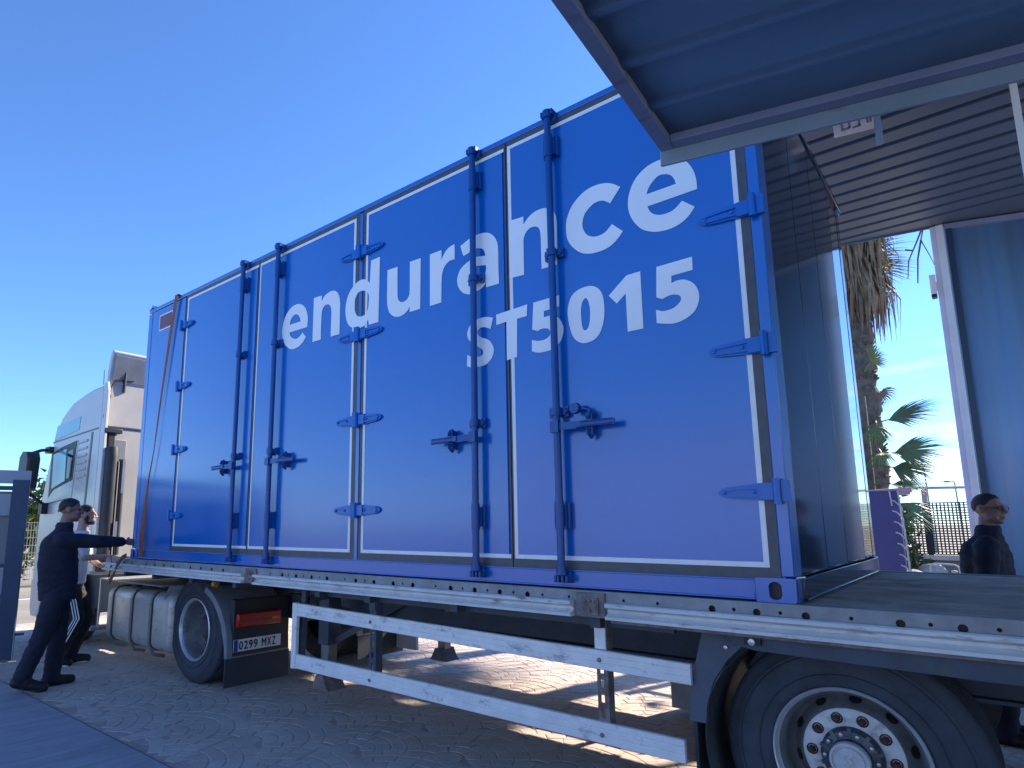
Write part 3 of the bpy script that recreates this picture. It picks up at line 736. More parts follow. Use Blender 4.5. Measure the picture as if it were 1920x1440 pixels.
# near side guard
ga = lambda x, za, zb: za + (zb - za) * (x + 3.69) / 3.18
def guard(y0, near):
    G = sub('side_guard', trl, (-2.1, y0, .7))
    for (za, zb, h, x1) in ((.828, .772, .101, -.512), (.424, .404, .110, -.562)):
        b = MB(); x0 = -3.688
        prof = [(y0, 0), (y0, h), (y0 + .022, h), (y0 + .022, 0)]
        vs = []
        # shallow grooves rolled along the bar
        zs = [0, .004, h * .32, h * .36, h * .40, h * .66, h * .70, h * .74, h - .004, h]
        ys_ = [.006, 0, 0, .004, 0, 0, .004, 0, 0, .006]
        vs = [(x0, y0 + a, za + c) for a, c in zip(ys_, zs)] + [(x0, y0 + .024, za + h), (x0, y0 + .024, za)]
        vs2 = [(x1, y0 + a, zb + c) for a, c in zip(ys_, zs)] + [(x1, y0 + .024, zb + h), (x1, y0 + .024, zb)]
        n = len(vs); fs = [(i, (i + 1) % n, n + (i + 1) % n, n + i) for i in range(n)] + [tuple(range(n)), tuple(range(2 * n - 1, n - 1, -1))]
        b.add(vs + vs2, fs); b.build('guard_rail', 'guard_alu', G, smooth=20)
    p = MB(); p.box(-3.752, -3.690, y0 - .004, y0 + .028, .420, .930); p.box(-3.752, -3.742, y0, y0 + .06, .42, .93)
    p.build('end_post', 'guard_alu', G, bevel=.004)
    for x, mt in ((-2.815, 'chassis_paint'), (-1.0, 'guard_alu')):
        h_ = MB()
        hs = [(x, z, .0) for z in ()]
        # slotted strut: two side strips joined between slots
        h_.box(x - .030, x - .011, y0 + .025, y0 + .031, .42, 1.05); h_.box(x + .011, x + .030, y0 + .025, y0 + .031, .42, 1.05)
        for z in (.42, .50, .575, .65, .725, .80, .90, .97, 1.02): h_.box(x - .011, x + .011, y0 + .025, y0 + .031, z, z + .032)
        h_.box(x + .030, x + .036, y0 + .025, y0 + .09, .42, 1.05)
        h_.build('strut', 'rusty_bracket' if x > -2 else 'chassis_paint', G)
        c = MB(); c.box(x - .032, x + .032, y0 + .016, y0 + .024, .885 if x > -2 else .94, .995)
        c.build('strut_cover', 'guard_alu' if x > -2 else 'chassis_paint', G)
        for z in (ga(x, .828, .772) + .05, ga(x, .424, .404) + .045):
            bl = MB(); bl.lathe([(0, 0), (.013, 0), (.011, .007), (0, .009)], (x, y0, z), (0, -1, 0), 8); bl.build('bolt', 'rim_grey', G)
    for x in (-3.70,):
        t = MB(); t.bar((x, y0 + .09, .95), (x, y0 + .75, .99), .05, .05); t.bar((x, y0 + .06, .46), (x, y0 + .09, 1.02), .05, .04) if x == -3.70 else None
        t.build('guard_arm', 'chassis_paint', G)
    return G
guard(.05, True)
# far guard, seen below the deck
G2 = sub('side_guard', trl, (-2.1, 2.6, .7))
for x0, x1 in ((-3.7, -2.41), (-2.39, -.9)):
    b = MB(); b.box(x0, x1, 2.56, 2.575, .365, .915); b.build('skirt_panel', 'gate_panel', G2, bevel=.004)
for x in (-3.6, -2.4, -1.3):
    b = MB(); b.box(x - .03, x + .03, 2.53, 2.556, .42, 1.05); b.build('strut', 'chassis_paint', G2)
# pallet box on the far side
b = MB(); b.box(-1.50, -.70, 2.20, 2.545, .06, .62); b.build('tool_box', 'grey_plastic', trl, bevel=.012)
b = MB(); b.box(-5.25, -4.55, 2.35, 2.39, .13, .42); b.build('far_mudflap', 'gate_panel', trl)
# landing legs
for y in (.50, 2.05):
    Lg = sub('landing_leg', trl, (-3.9, y, .9))
    b = MB(); b.box(-3.985, -3.845, y, y + .14, .52, 1.0); b.build('outer_leg', 'chassis_paint', Lg, bevel=.006)
    b = MB(); b.box(-3.965, -3.865, y + .02, y + .12, .24, .56); b.build('inner_leg', 'rim_grey', Lg, bevel=.005)
    b = MB(); b.prism([(-4.04, .15), (-3.79, .15), (-3.82, .175), (-3.87, .27), (-3.96, .27), (-4.01, .175)], lambda a, c: (a, y - .03, c), lambda a, c: (a, y + .17, c))
    b.build('foot', 'rusty_bracket' if y < 1 else 'chassis_paint', Lg)
    b = MB(); b.bar((-3.86, y + .1, .55), (-3.05, y + .35, .98), .045, .045); b.build('brace', 'chassis_paint', Lg)
b = MB(); b.bar((-3.915, .6, .62), (-3.915, 2.1, .62), .06, .04); b.bar((-3.915, .6, .55), (-3.915, 2.0, .95), .04, .04); b.build('leg_crossbar', 'chassis_paint', trl)
b = MB(); b.tube([(-4.03, .42, .74), (-4.03, .36, .74), (-4.03, .36, .60), (-4.03, .28, .60)], .012, 8); b.build('crank', 'rim_grey', trl)
def marker(x, y, z, parent, r=.034):
    b = MB(); b.box(x - r * 1.5, x + r * 1.5, y + .004, y + .014, z - r * .9, z + r * .9, 'black_plastic')
    b.lathe([(0, .022), (r * .6, .018), (r, .006), (r, 0)], (x, y + .004, z), (0, -1, 0), 20, 'amber_lens')
    return b.build('marker_lamp', None, parent, smooth=50)
marker(-2.712, .785, .904, trl, .045)
# wheel builder --------------------------------------------------------
def tyre(parent, cx, y, cz, R=.52, w=.37, rim=.30, sgn=1):
    """lathe about +y; y is the outer (near) face"""
    rs = R - .004
    prof = [(rim - .012, .03), (rim + .002, .004), (rim + .02, -.004), (rim + .05, -.012), (R * .80, -.016), (R * .885, -.012), (R * .90, -.004),
            (R * .945, .004), (rs - .004, .018), (R, .034)]
    for g_ in (.25, .42, .58, .75):
        a = w * g_
        prof += [(R, a - .009), (R - .012, a - .007), (R - .012, a + .007), (R, a + .009)]
    prof += [(R, w - .034), (rs - .004, w - .018), (R * .9, w + .004), (R * .8, w + .016), (rim + .03, w), (rim - .012, w - .03)]
    b = MB(); b.lathe(prof, (cx, y, cz), (0, sgn, 0), 72)
    # moulded sidewall letters-like ribs
    for rr in (R * .70, R * .86):
        b.lathe([(rr - .003, -.0155), (rr, -.0195), (rr + .003, -.0155)], (cx, y, cz), (0, sgn, 0), 72)
    return b.build('tyre', 'tyre_rubber', parent, smooth=40)
def trailer_wheel(cx, y, cz):
    Wh = sub('wheel', trl, (cx, y, cz))
    tyre(Wh, cx, y, cz)
    b = MB()
    b.lathe([(.305, .006), (.309, -.010), (.305, -.018), (.299, -.014), (.296, .004), (.287, .016)], (cx, y, cz), (0, 1, 0), 72, 'rim_edge')
    b.lathe([(.287, .016), (.276, .037), (.268, .06), (.272, .10), (.262, .135), (.244, .150), (.226, .128), (.210, .098), (.200, .090)], (cx, y, cz), (0, 1, 0), 72, 'rim_grey')
    b.build('rim', None, Wh, smooth=40)
    d = MB(); n = 72
    # disc face with ten nut seats, then the ring of hand holes behind it
    d.lathe([(.2005, .0895), (.192, .084), (.125, .084), (.118, .10)], (cx, y, cz), (0, 1, 0), n)
    d.build('disc', 'rim_white', Wh, smooth=40)
    for k in range(10):
        t = 2 * PI * (k + .35) / 10
        px, pz = cx + .236 * math.cos(t), cz + .236 * math.sin(t)
        hh = MB(); e1 = Vector((math.cos(t), 0, math.sin(t))); e2 = Vector((-math.sin(t), 0, math.cos(t)))
        ring = [Vector((px, 0, pz)) + e1 * (.014 * math.cos(q)) + e2 * (.026 * math.sin(q)) for q in [2 * PI * j / 14 for j in range(14)]]
        fr = lambda v: y + .1425 - (v - Vector((px, 0, pz))).dot(e1) * -0.9 if False else 0
        slope = .135 - .0
        vs = [(v.x, y + .139 + ((v - Vector((cx, 0, cz))).length - .236) * 1.15 - .006, v.z) for v in ring] + [(v.x, y + .175, v.z) for v in ring]
        hh.add(vs, [tuple(range(14))] + [(j, (j + 1) % 14, 14 + (j + 1) % 14, 14 + j) for j in range(14)])
        hh.build('hand_hole', 'plate_black', Wh, smooth=0)
        t = 2 * PI * k / 10
        px, pz = cx + .1625 * math.cos(t), cz + .1625 * math.sin(t)
        nn = MB()
        nn.lathe([(.0245, .0005), (.0245, -.004), (.019, -.005), (.0175, .004), (0, .004)], (px, y + .084, pz), (0, 1, 0), 16, 'nut_rust')
        nn.lathe([(.0165, .004), (.0165, -.024), (.012, -.028), (.0105, -.028), (.0105, -.036), (0, -.037)], (px, y + .084, pz), (0, 1, 0), 6, 'nut_rust')
        nn.build('wheel_nut', None, Wh, smooth=30)
    h = MB()
    h.lathe([(.126, .092), (.124, .06), (.112, .044), (.095, .040), (.083, .035), (.078, .0)], (cx, y, cz), (0, 1, 0), 48)
    for k in range(10):
        t = 2 * PI * (k + .5) / 10; e1 = Vector((math.cos(t), 0, math.sin(t))); p0 = Vector((cx, y, cz))
        h.bar(p0 + e1 * .08 + Vector((0, .045, 0)), p0 + e1 * .123 + Vector((0, .060, 0)), .016, .03, (0, 1, 0))
    h.build('hub', 'hub_dark', Wh, smooth=35)
    for k in range(10):
        t = 2 * PI * k / 10
        nn = MB(); nn.lathe([(.0105, .05), (.0105, .030), (.008, .027), (0, .026)], (cx + .102 * math.cos(t), y, cz + .102 * math.sin(t)), (0, 1, 0), 6)
        nn.build('hub_bolt', 'steel_bright', Wh, smooth=25)
    c = MB()
    c.lathe([(.080, .02), (.080, -.008), (.076, -.014), (.068, -.014), (.066, -.008), (.060, -.008), (.057, -.016), (.0, -.018)], (cx, y, cz), (0, 1, 0), 40)
    for dx in (-.012, .012):
        c.tube([(cx + dx + .007, y - .018, cz + .026), (cx + dx - .006, y - .019, cz + .014), (cx + dx + .006, y - .019, cz), (cx + dx - .006, y - .019, cz - .014), (cx + dx + .006, y - .018, cz - .028)], .0035, 6)
    c.build('hub_cap', 'hub_cap', Wh, smooth=35)
    return Wh
w1 = trailer_wheel(.10, .235, .515)
dup(w1, (1.32, 0, 0)); dup(w1, (2.64, 0, 0))
for x in (.10, 1.42, 2.74):
    a = MB(); a.tube([(x, .40, .515), (x, 2.2, .515)], .07, 16); a.box(x - .1, x + .1, .75, .95, .45, .74); a.build('axle', 'chassis_paint', trl, smooth=40)
    Wf = sub('wheel', trl, (x, 2.6, .515)); tyre(Wf, x, 2.60, .515, sgn=-1)
    b = MB(); b.lathe([(.30, .01), (.27, .06), (.25, .14), (.12, .10), (.09, .02), (0, .0)], (x, 2.6, .515), (0, -1, 0), 32); b.build('rim', 'rim_grey', Wf, smooth=40)
# mudguards: wing strip over the wheels, flat quarter panel in front
m_ = MB(); m_.prism([(-.30, 1.048), (6.0, 1.048), (6.0, .972), (.62, .968), (-.18, .985), (-.28, 1.0)], lambda a, c: (a, YN + .02, c), lambda a, c: (a, YN + .05, c))
m_.box(-.30, 6.0, YN + .05, .62, .99, 1.02)
m_.build('mudwing', 'chassis_paint', trl, smooth=0)
m_ = MB()
out_ = [(-.455, 1.035), (-.265, 1.035), (-.265, .985), (-.345, .905), (-.415, .80), (-.455, .68), (-.463, .600), (-.545, .600), (-.525, .78)]
m_.prism(out_, lambda a, c: (a, .085, c), lambda a, c: (a, .115, c))
m_.build('mudguard', 'dark_plastic', trl, smooth=0, bevel=.004)
arc = [(.10 + .575 * math.cos(t), .515 + .575 * math.sin(t)) for t in [math.radians(q) for q in range(200, 88, -8)]]
m_ = MB(); vs = []; fs = []
for a, c in arc: vs += [(a, .115, c), (a, .62, c)]
for i in range(len(arc) - 1): fs.append((2 * i, 2 * i + 1, 2 * i + 3, 2 * i + 2))
m_.add(vs, fs); o = m_.build('mudguard_inner', 'black_plastic', trl, recalc=False); sm = o.modifiers.new('solid', 'SOLIDIFY'); sm.thickness = .008
m_ = MB(); m_.box(-.535, -.520, .12, .60, .28, .62); m_.build('mudflap', 'mudflap_rubber', trl)
m_ = MB(); m_.box(-.225, -.155, YN + .0, YN + .018, 1.012, 1.046, 'plate_black'); m_.lathe([(0, 0), (.016, 0), (.016, .012), (0, .014)], (-.19, YN + .0, 1.024), (0, -1, 0), 6, 'steel_bright')
m_.build('wing_latch', None, trl)
m_ = MB(); m_.lathe([(0, 0), (.012, 0), (.01, .01), (0, .012)], (-.345, .085, .965), (0, -1, 0), 8); m_.build('bolt', 'steel_bright', trl)

# ================================================================== TRACTOR
trk = thing('tractor_unit', 'white tractor truck with roof deflector and silver fuel tank, pulling the flatbed', 'truck', (-7.5, 1.3, 0))
Y0, Y1 = .06, 2.52
side = [(-8.06, .95), (-8.06, 3.36), (-8.10, 3.42), (-8.40, 3.415), (-8.72, 3.385), (-9.19, 3.31), (-9.52, 3.155), (-9.72, 2.94), (-9.80, 2.76),
        (-9.98, 2.30), (-10.09, 1.90), (-10.13, 1.50), (-10.14, .95), (-10.11, .40), (-10.02, .28), (-9.70, .28), (-9.62, .50), (-9.45, .80), (-9.2, .95)]
b = MB()
ins = [(.0, .09), (.03, .03), (.10, .0)]
n = len(side); cxs = -9.0; czs = 1.9
rings = []
def inset(p, d):
    x, z = p; v = Vector((cxs - x, czs - z)); v.normalize(); return (x + v.x * d, z + v.y * d)
for yy, d in ((Y0, .05), (Y0 + .02, .015), (Y0 + .07, 0), (Y1 - .07, 0), (Y1 - .02, .015), (Y1, .05)):
    rings.append([(inset(p, d)[0], yy, inset(p, d)[1]) for p in side])
vs = [p for r_ in rings for p in r_]; fs = []
for i in range(5):
    for k in range(n): fs.append((i * n + k, i * n + (k + 1) % n, (i + 1) * n + (k + 1) % n, (i + 1) * n + k))
tri = tessellate_polygon([[Vector((p[0], p[2], 0)) for p in rings[0]]])
fs += [tuple(t) for t in tri] + [tuple(5 * n + i for i in t) for t in tri]
b.add(vs, fs); cab = b.build('cab', 'cab_white', trk, smooth=30)
yo = Y0
# roof side glass, side window, seam, louvres, dark stripe
def flat(name, poly, m, y0, y1, parent, bevel=0, label=None):
    q = MB(); q.prism(poly, lambda a, c: (a, y0, c), lambda a, c: (a, y1, c)); o = q.build(name, m, parent, smooth=0, bevel=bevel)
    if label: o['label'] = label
    return o
flat('roof_window', [(-9.735, 2.805), (-9.66, 3.02), (-8.79, 3.065), (-8.81, 2.885)], 'glass_panel', yo - .006, yo + .03, cab)
flat('window_frame', [(-9.80, 2.62), (-9.40, 2.69), (-8.85, 2.735), (-8.90, 2.19), (-9.30, 2.13), (-9.62, 2.08), (-9.78, 1.98)], 'black_plastic', yo - .005, yo + .02, cab, bevel=.003)
flat('window_pane', [(-9.70, 2.60), (-9.20, 2.645), (-9.165, 2.19), (-9.42, 2.145), (-9.66, 2.10)], 'glass_panel', yo - .010, yo - .004, cab)
flat('window_pane', [(-9.14, 2.60), (-8.93, 2.62), (-8.955, 2.23), (-9.12, 2.215)], 'glass_dark', yo - .010, yo - .004, cab)
flat('seam', [(-9.80, 2.775), (-8.14, 2.825), (-8.14, 2.845), (-9.79, 2.795)], 'gasket', yo - .004, yo + .02, cab)
flat('door_line', [(-9.98, 1.875), (-9.02, 1.93), (-9.02, 1.945), (-9.98, 1.89)], 'gasket', yo - .003, yo + .02, cab)
flat('door_line', [(-8.955, 1.0), (-8.94, 1.0), (-8.80, 2.74), (-8.815, 2.74)], 'grey_plastic', yo - .002, yo + .02, cab)
flat('wind_seal', [(-8.43, 1.6), (-8.37, 1.6), (-8.30, 2.80), (-8.36, 2.80)], 'gasket', yo - .004, yo + .02, cab)
for k in range(6):
    z = 2.20 + k * .095
    flat('louvre', [(-8.80, z), (-8.46, z + .012), (-8.46, z + .045), (-8.79, z + .030)], 'cab_rear', yo - .012, yo + .01, cab, bevel=.004)
h = MB(); h.bar((-9.28, yo - .012, 1.78), (-9.08, yo - .012, 1.79), .02, .04); h.build('door_handle', 'black_plastic', cab)
flat('lower_skirt', [(-10.09, .42), (-10.02, .30), (-9.72, .30), (-9.66, .52), (-9.66, .80), (-10.11, .80)], 'cab_white', yo - .012, yo + .03, cab, bevel=.01)
flat('windscreen', [(.15, 1.95), (2.43, 1.95), (2.36, 2.74), (.22, 2.74)], 'glass_dark', 0, .02, cab) if False else None
q = MB(); q.add([(-10.085, .18, 1.93), (-10.085, 2.40, 1.93), (-9.815, 2.32, 2.74), (-9.815, .26, 2.74), (-10.05, .18, 1.93), (-10.05, 2.4, 1.93), (-9.78, 2.32, 2.74), (-9.78, .26, 2.74)],
                [(0, 1, 2, 3), (4, 7, 6, 5), (0, 4, 5, 1), (1, 5, 6, 2), (2, 6, 7, 3), (3, 7, 4, 0)]); q.build('windscreen', 'glass_dark', cab, smooth=0)
# side extender behind the cab
q = MB(); q.prism([(-8.06, 1.0), (-7.93, 1.0), (-7.93, 3.30), (-7.98, 3.44), (-8.06, 3.42)], lambda a, c: (a, Y0 - .005, c), lambda a, c: (a, Y0 + .03, c))
q.build('side_deflector', 'cab_white', trk, bevel=.006)
q = MB(); q.prism([(-8.06, 1.0), (-7.93, 1.0), (-7.93, 3.30), (-7.98, 3.44), (-8.06, 3.42)], lambda a, c: (a, Y1 - .03, c), lambda a, c: (a, Y1 + .005, c))
q.build('side_deflector', 'cab_white', trk, bevel=.006)
# rear wall of cab
q = MB(); q.box(-8.055, -8.03, Y0 + .04, Y1 - .04, 2.855, 3.43); q.box(-8.055, -8.035, Y0 + .04, Y1 - .04, 1.0, 2.845)
rw = q.build('rear_wall', 'cab_rear', trk, bevel=.02)
q = MB(); q.box(-8.036, -8.020, .09, .38, 2.43, 2.69); q.build('rear_vent', 'grey_plastic', rw, bevel=.03)
q = MB(); q.box(-8.034, -8.022, Y0 + .04, Y1 - .04, 2.846, 2.856); q.build('seam', 'gasket', rw)
# roof deflector
prof = [(-8.10, 3.41), (-8.085, 3.60), (-8.04, 3.78), (-7.99, 3.868), (-7.945, 3.868), (-7.93, 3.835), (-7.955, 3.78), (-7.995, 3.62), (-8.03, 3.46), (-8.04, 3.41)]
q = MB(); q.prism(prof, lambda a, c: (a, Y0 + .03, c), lambda a, c: (a, Y1 - .03, c)); q.build('roof_deflector', 'cab_white', trk, bevel=.012)
q = MB(); q.prism([(-8.03, 3.47), (-7.945, 3.805), (-7.937, 3.80), (-8.015, 3.465)], lambda a, c: (a, Y0 + .07, c), lambda a, c: (a, Y1 - .07, c)); q.build('deflector_lining', 'grey_plastic', trk)
q = MB(); q.tube([(-8.02, .29, 3.33), (-8.0, .29, 3.65)], .022, 8); q.box(-8.03, -7.98, .24, .34, 3.62, 3.68); q.build('deflector_strut', 'black_plastic', trk)
q = MB(); q.tube([(-8.01, .40, 3.50), (-8.01, .18, 3.48), (-8.01, .12, 3.38), (-8.01, .09, 3.10), (-8.01, .065, 2.90), (-8.01, .10, 2.84)], .011, 8)
for z, y in ((3.25, .105), (2.98, .075)): q.box(-8.02, -8.0, y - .02, y + .02, z - .025, z + .025)
q.build('cable', 'black_plastic', trk, smooth=40)
q = MB(); q.tube([(-8.14, .075, 3.42), (-8.14, .07, 3.62)], .005, 6); q.build('aerial', 'black_plastic', trk)
q = MB(); q.box(-8.03, -7.92, .06, .28, 2.76, 2.82); q.box(-8.0, -7.94, .12, .2, 2.5, 2.80); q.build('intake_mount', 'black_plastic', trk, bevel=.008)
q = MB(); q.tube([(-7.92, .17, 1.0), (-7.92, .17, 2.44), (-7.94, .17, 2.56)], .085, 20); q.build('air_intake', 'black_plastic', trk, smooth=40)
q = MB(); q.tube([(-7.86, .285, 1.2), (-7.86, .285, 2.40)], .035, 12); q.build('exhaust_stack', 'black_plastic', trk, smooth=40)
q = MB(); q.bar((-7.83, .29, 1.98), (-7.83, .29, 2.42), .03, .012); q.bar((-7.83, .25, 1.3), (-7.83, .25, 1.62), .03, .012); q.build('intake_trim', 'steel_bright', trk)
# mirrors
q = MB(); q.prism([(-9.94, 2.13), (-9.66, 2.05), (-9.55, 2.10), (-9.50, 2.50), (-9.56, 2.59), (-9.80, 2.61), (-9.90, 2.55)], lambda a, c: (a, -.36, c), lambda a, c: (a, -.20, c))
q.v = [(v[0] + .13, v[1], v[2]) for v in q.v]; mir = q.build('mirror', 'black_plastic', trk, bevel=.03)
q = MB(); q.tube([(-9.76, -.26, 2.58), (-9.80, -.08, 2.66), (-9.82, .08, 2.68)], .022, 8); q.box(-9.92, -9.74, .0, .08, 2.63, 2.72); q.build('mirror_arm', 'black_plastic', trk, smooth=40)
q = MB(); q.tube([(-9.72, -.28, 2.08), (-9.80, -.02, 1.90), (-9.82, .07, 1.86)], .022, 8); q.box(-9.90, -9.76, -.02, .08, 1.74, 1.90)
q.build('mirror_arm', 'black_plastic', trk, smooth=40)
# chassis, catwalk
for y in (.85, 1.66):
    q = MB(); q.box(-9.8, -4.6, y, y + .08, .62, .86); q.build('frame_rail', 'chassis_paint', trk)
q = MB(); q.box(-7.85, -6.2, .12, .9, .905, .925); q.build('catwalk', 'galvanised', trk, bevel=.003)
q = MB(); q.box(-7.88, -5.0, .95, 1.6, .86, 1.0); q.build('fifth_wheel', 'chassis_paint', trk)
q = MB(); q.box(-9.5, -8.0, .3, 2.3, .5, .95); q.build('engine_bay', 'black_plastic', trk)
# fuel tank: rounded section along x
def rrect(y0, y1, z0, z1, r, k=5):
    pts = []
    for cy, cz, a in ((y1 - r, z1 - r, 0), (y0 + r, z1 - r, PI / 2), (y0 + r, z0 + r, PI), (y1 - r, z0 + r, 1.5 * PI)):
        for i in range(k + 1): pts.append((cy + r * math.cos(a + i * PI / 2 / k), cz + r * math.sin(a + i * PI / 2 / k)))
    return pts
def loft_x(mb, secs, m=None):
    n = len(secs[0][1]); vs = [(x, y, z) for x, s in secs for y, z in s]; fs = []
    for i in range(len(secs) - 1):
        for k in range(n): fs.append((i * n + k, i * n + (k + 1) % n, (i + 1) * n + (k + 1) % n, (i + 1) * n + k))
    fs += [tuple(range(n)), tuple(range((len(secs) - 1) * n, len(secs) * n))]
    mb.add(vs, fs, m)
TY0, TY1, TZ0, TZ1 = .13, .80, .225, .845
q = MB(); secs = []
for x, d in ((-7.62, .05), (-7.605, .018), (-7.57, 0), (-6.06, 0), (-6.025, .018), (-6.01, .05)):
    secs.append((x, rrect(TY0 + d, TY1 - d, TZ0 + d, TZ1 - d, .11)))
loft_x(q, secs); tank = q.build('fuel_tank', 'tank_alu', trk, smooth=40)
for x in (-7.44, -6.90, -6.42):
    q = MB(); loft_x(q, [(x - .035, rrect(TY0 - .012, TY1 + .012, TZ0 - .012, TZ1 + .012, .12)), (x + .015, rrect(TY0 - .012, TY1 + .012, TZ0 - .012, TZ1 + .012, .12))])
    q.build('tank_band', 'tank_band', tank, smooth=40)
    q = MB(); loft_x(q, [(x + .018, rrect(TY0 - .006, TY1 + .006, TZ0 - .006, TZ1 + .006, .118)), (x + .034, rrect(TY0 - .006, TY1 + .006, TZ0 - .006, TZ1 + .006, .118))])
    q.build('band_rubber', 'black_plastic', tank, smooth=40)
    q = MB(); q.tube([(x - .01, TY0 + .02, TZ0 + .03), (x - .01, TY0 + .06, TZ0 - .05), (x - .01, TY0 + .18, TZ0 - .08)], .018, 8); q.build('band_bolt', 'tank_band', tank)
q = MB(); q.lathe([(0, .04), (.05, .04), (.055, .0), (.055, -.03)], (-7.2, .30, TZ1 + .005), (0, 0, 1), 20); q.build('filler_cap', 'black_plastic', tank, smooth=40)
q = MB(); q.tube([(-7.76, .30, .38), (-7.76, .30, .62)], .075, 20); q.box(-7.82, -7.70, .24, .38, .60, .66); q.build('air_tank', 'post_white', trk, smooth=40)
q = MB(); q.bar((-7.80, .12, .32), (-7.80, .12, .92), .018, .018); q.build('ladder_rail', 'steel_bright', trk)
q = MB(); q.box(-8.0, -7.82, .05, .30, .30, .34); q.build('step', 'galvanised', trk, bevel=.004)
# mud cover ahead of the drive wheel
arc = [(-5.60 + .60 * math.cos(t), .52 + .60 * math.sin(t)) for t in [math.radians(a_) for a_ in range(205, 138, -6)]]
q = MB(); vs = []
for a, c in arc: vs += [(a, .14, c), (a, .72, c)]
q.add(vs, [(2 * i, 2 * i + 1, 2 * i + 3, 2 * i + 2) for i in range(len(arc) - 1)]); o = q.build('mudguard', 'grey_plastic', trk, recalc=False)
s_ = o.modifiers.new('solid', 'SOLIDIFY'); s_.thickness = .02
# drive wheels
def drive_wheel(cx, y, cz, sgn):
    Wd = sub('wheel', trk, (cx, y, cz))
    tyre(Wd, cx, y, cz, R=.52, w=.31, sgn=sgn)
    ax = (0, sgn, 0); b_ = MB()
    b_.lathe([(.302, .006), (.306, -.006), (.297, -.012), (.287, 0), (.282, .02)], (cx, y, cz), ax, 64, 'rim_edge')
    b_.lathe([(.282, .02), (.262, .05), (.262, .17), (.240, .20), (.17, .215), (.15, .215)], (cx, y, cz), ax, 64, 'rim_grey'); b_.build('rim', None, Wd, smooth=40)
    h_ = MB(); h_.lathe([(.205, .208), (.195, .196), (.12, .19), (.105, .12), (.085, .10), (.0, .095)], (cx, y, cz), ax, 40); h_.build('hub', 'hub_dark', Wd, smooth=35)
    for k in range(10):
        t = 2 * PI * k / 10
        n_ = MB(); n_.lathe([(.015, .19), (.015, .155), (0, .15)], (cx + .165 * math.cos(t), y, cz + .165 * math.sin(t)), ax, 6); n_.build('wheel_nut', 'rim_grey', Wd, smooth=25)
        t += .3
        n_ = MB(); n_.lathe([(.027, .2005), (0, .1995)], (cx + .235 * math.cos(t), y + sgn * .0, cz + .235 * math.sin(t)), ax, 12); n_.build('hand_hole', 'plate_black', Wd, smooth=0)
    ty2 = tyre(Wd, cx, y + sgn * .335, cz, R=.52, w=.31, sgn=sgn)
drive_wheel(-5.60, .20, .52, 1); drive_wheel(-5.60, 2.40, .52, -1)
for y, sg in ((.15, 1), (2.43, -1)):
    Wf = sub('wheel', trk, (-9.1, y, .5)); tyre(Wf, -9.1, y, .5, R=.5, w=.32, sgn=sg)
    b_ = MB(); b_.lathe([(.30, .01), (.27, .06), (.25, .12), (.14, .06), (.09, -.02), (0, -.03)], (-9.1, y, .5), (0, sg, 0), 32); b_.build('rim', 'rim_edge', Wf, smooth=40)
# rear mudguard with lamp and number plate
for y0, y1, near in ((.13, .82, True), (1.75, 2.45, False)):
    q = MB()
    arc_o = [(-5.60 + .74 * math.cos(t), .40 + .62 * math.sin(t)) for t in [math.radians(a_) for a_ in (66, 56, 46, 36, 24, 12)]]
    poly = arc_o + [(-4.862, .36), (-4.862, .33), (-4.905, .33), (-4.915, .44)] + [(-5.60 + .67 * math.cos(t), .40 + .56 * math.sin(t)) for t in [math.radians(a_) for a_ in (12, 24, 36, 46, 56, 66)]]
    q.prism(poly, lambda a, c: (a, y0, c), lambda a, c: (a, y1, c))
    mg = q.build('mudguard', 'grey_plastic', trk, smooth=45, bevel=.008)
    q = MB(); q.box(-4.93, -4.860, y0 + .06, y1 - .01, .345, .86); bp = q.build('rear_board', 'black_plastic', trk, bevel=.006)
    q = MB(); q.box(-4.885, -4.868, y0 - .004, y1 + .01, .075, .332); q.build('mudflap', 'mudflap_rubber', trk, bevel=.003)
    ys_ = y0 + .075
    q = MB(); q.box(-4.86, -4.805, ys_, ys_ + .48, .605, .735); lamp = q.build('tail_lamp', 'red_lens', trk, bevel=.014)
    if near:
        for a0, a1 in ((.09, .17), (.18, .27), (.28, .36), (.37, .45)):
            q = MB(); q.box(-4.8055, -4.8025, ys_ + a0, ys_ + a1, .655, .675); q.build('lamp_segment', 'amber_lens' if a0 > .3 else 'sticker_maroon', lamp)
        px = -4.852
        q = MB(); q.box(px - .006, px, .195, .715, .385, .495); pl = q.build('number_plate', 'plate_white', trk, bevel=.002)
        q = MB(); q.box(px, px + .0015, .197, .240, .387, .493); q.build('plate_band', 'plate_blue', pl)
        adv = .252
        for ch, wd in zip('0299 MXZ', (.052, .052, .052, .052, .036, .062, .054, .050)):
            if ch != ' ':
                cu = bpy.data.curves.new('plate_text', 'FONT'); cu.body = ch; cu.size = 1.0
                to = bpy.data.objects.new('plate_text', cu); C.objects.link(to)
                dg = bpy.context.evaluated_depsgraph_get(); dg.update()
                tm = bpy.data.meshes.new_from_object(to.evaluated_get(dg)); bpy.data.objects.remove(to)
                xs = [v.co.x for v in tm.vertices]; zs = [v.co.y for v in tm.vertices]
                x0_, x1_, z0_, z1_ = min(xs), max(xs), min(zs), max(zs)
                q = MB()
                for k_, (dy, dz) in enumerate(((0, 0), (.0022, 0), (.0044, 0), (.0011, .0018), (.0033, -.0018), (.0022, .0018), (0, -.0018))):
                    vs = [(px + .0018 + .00012 * k_, adv + (v.co.x - x0_) / (x1_ - x0_) * (wd - .014) + dy, .403 + (v.co.y - z0_) / (z1_ - z0_) * .073 + dz) for v in tm.vertices]
                    q.add(vs, [tuple(p.vertices) for p in tm.polygons])
                q.build('character', 'plate_black', pl, smooth=0, recalc=False)
            adv += wd
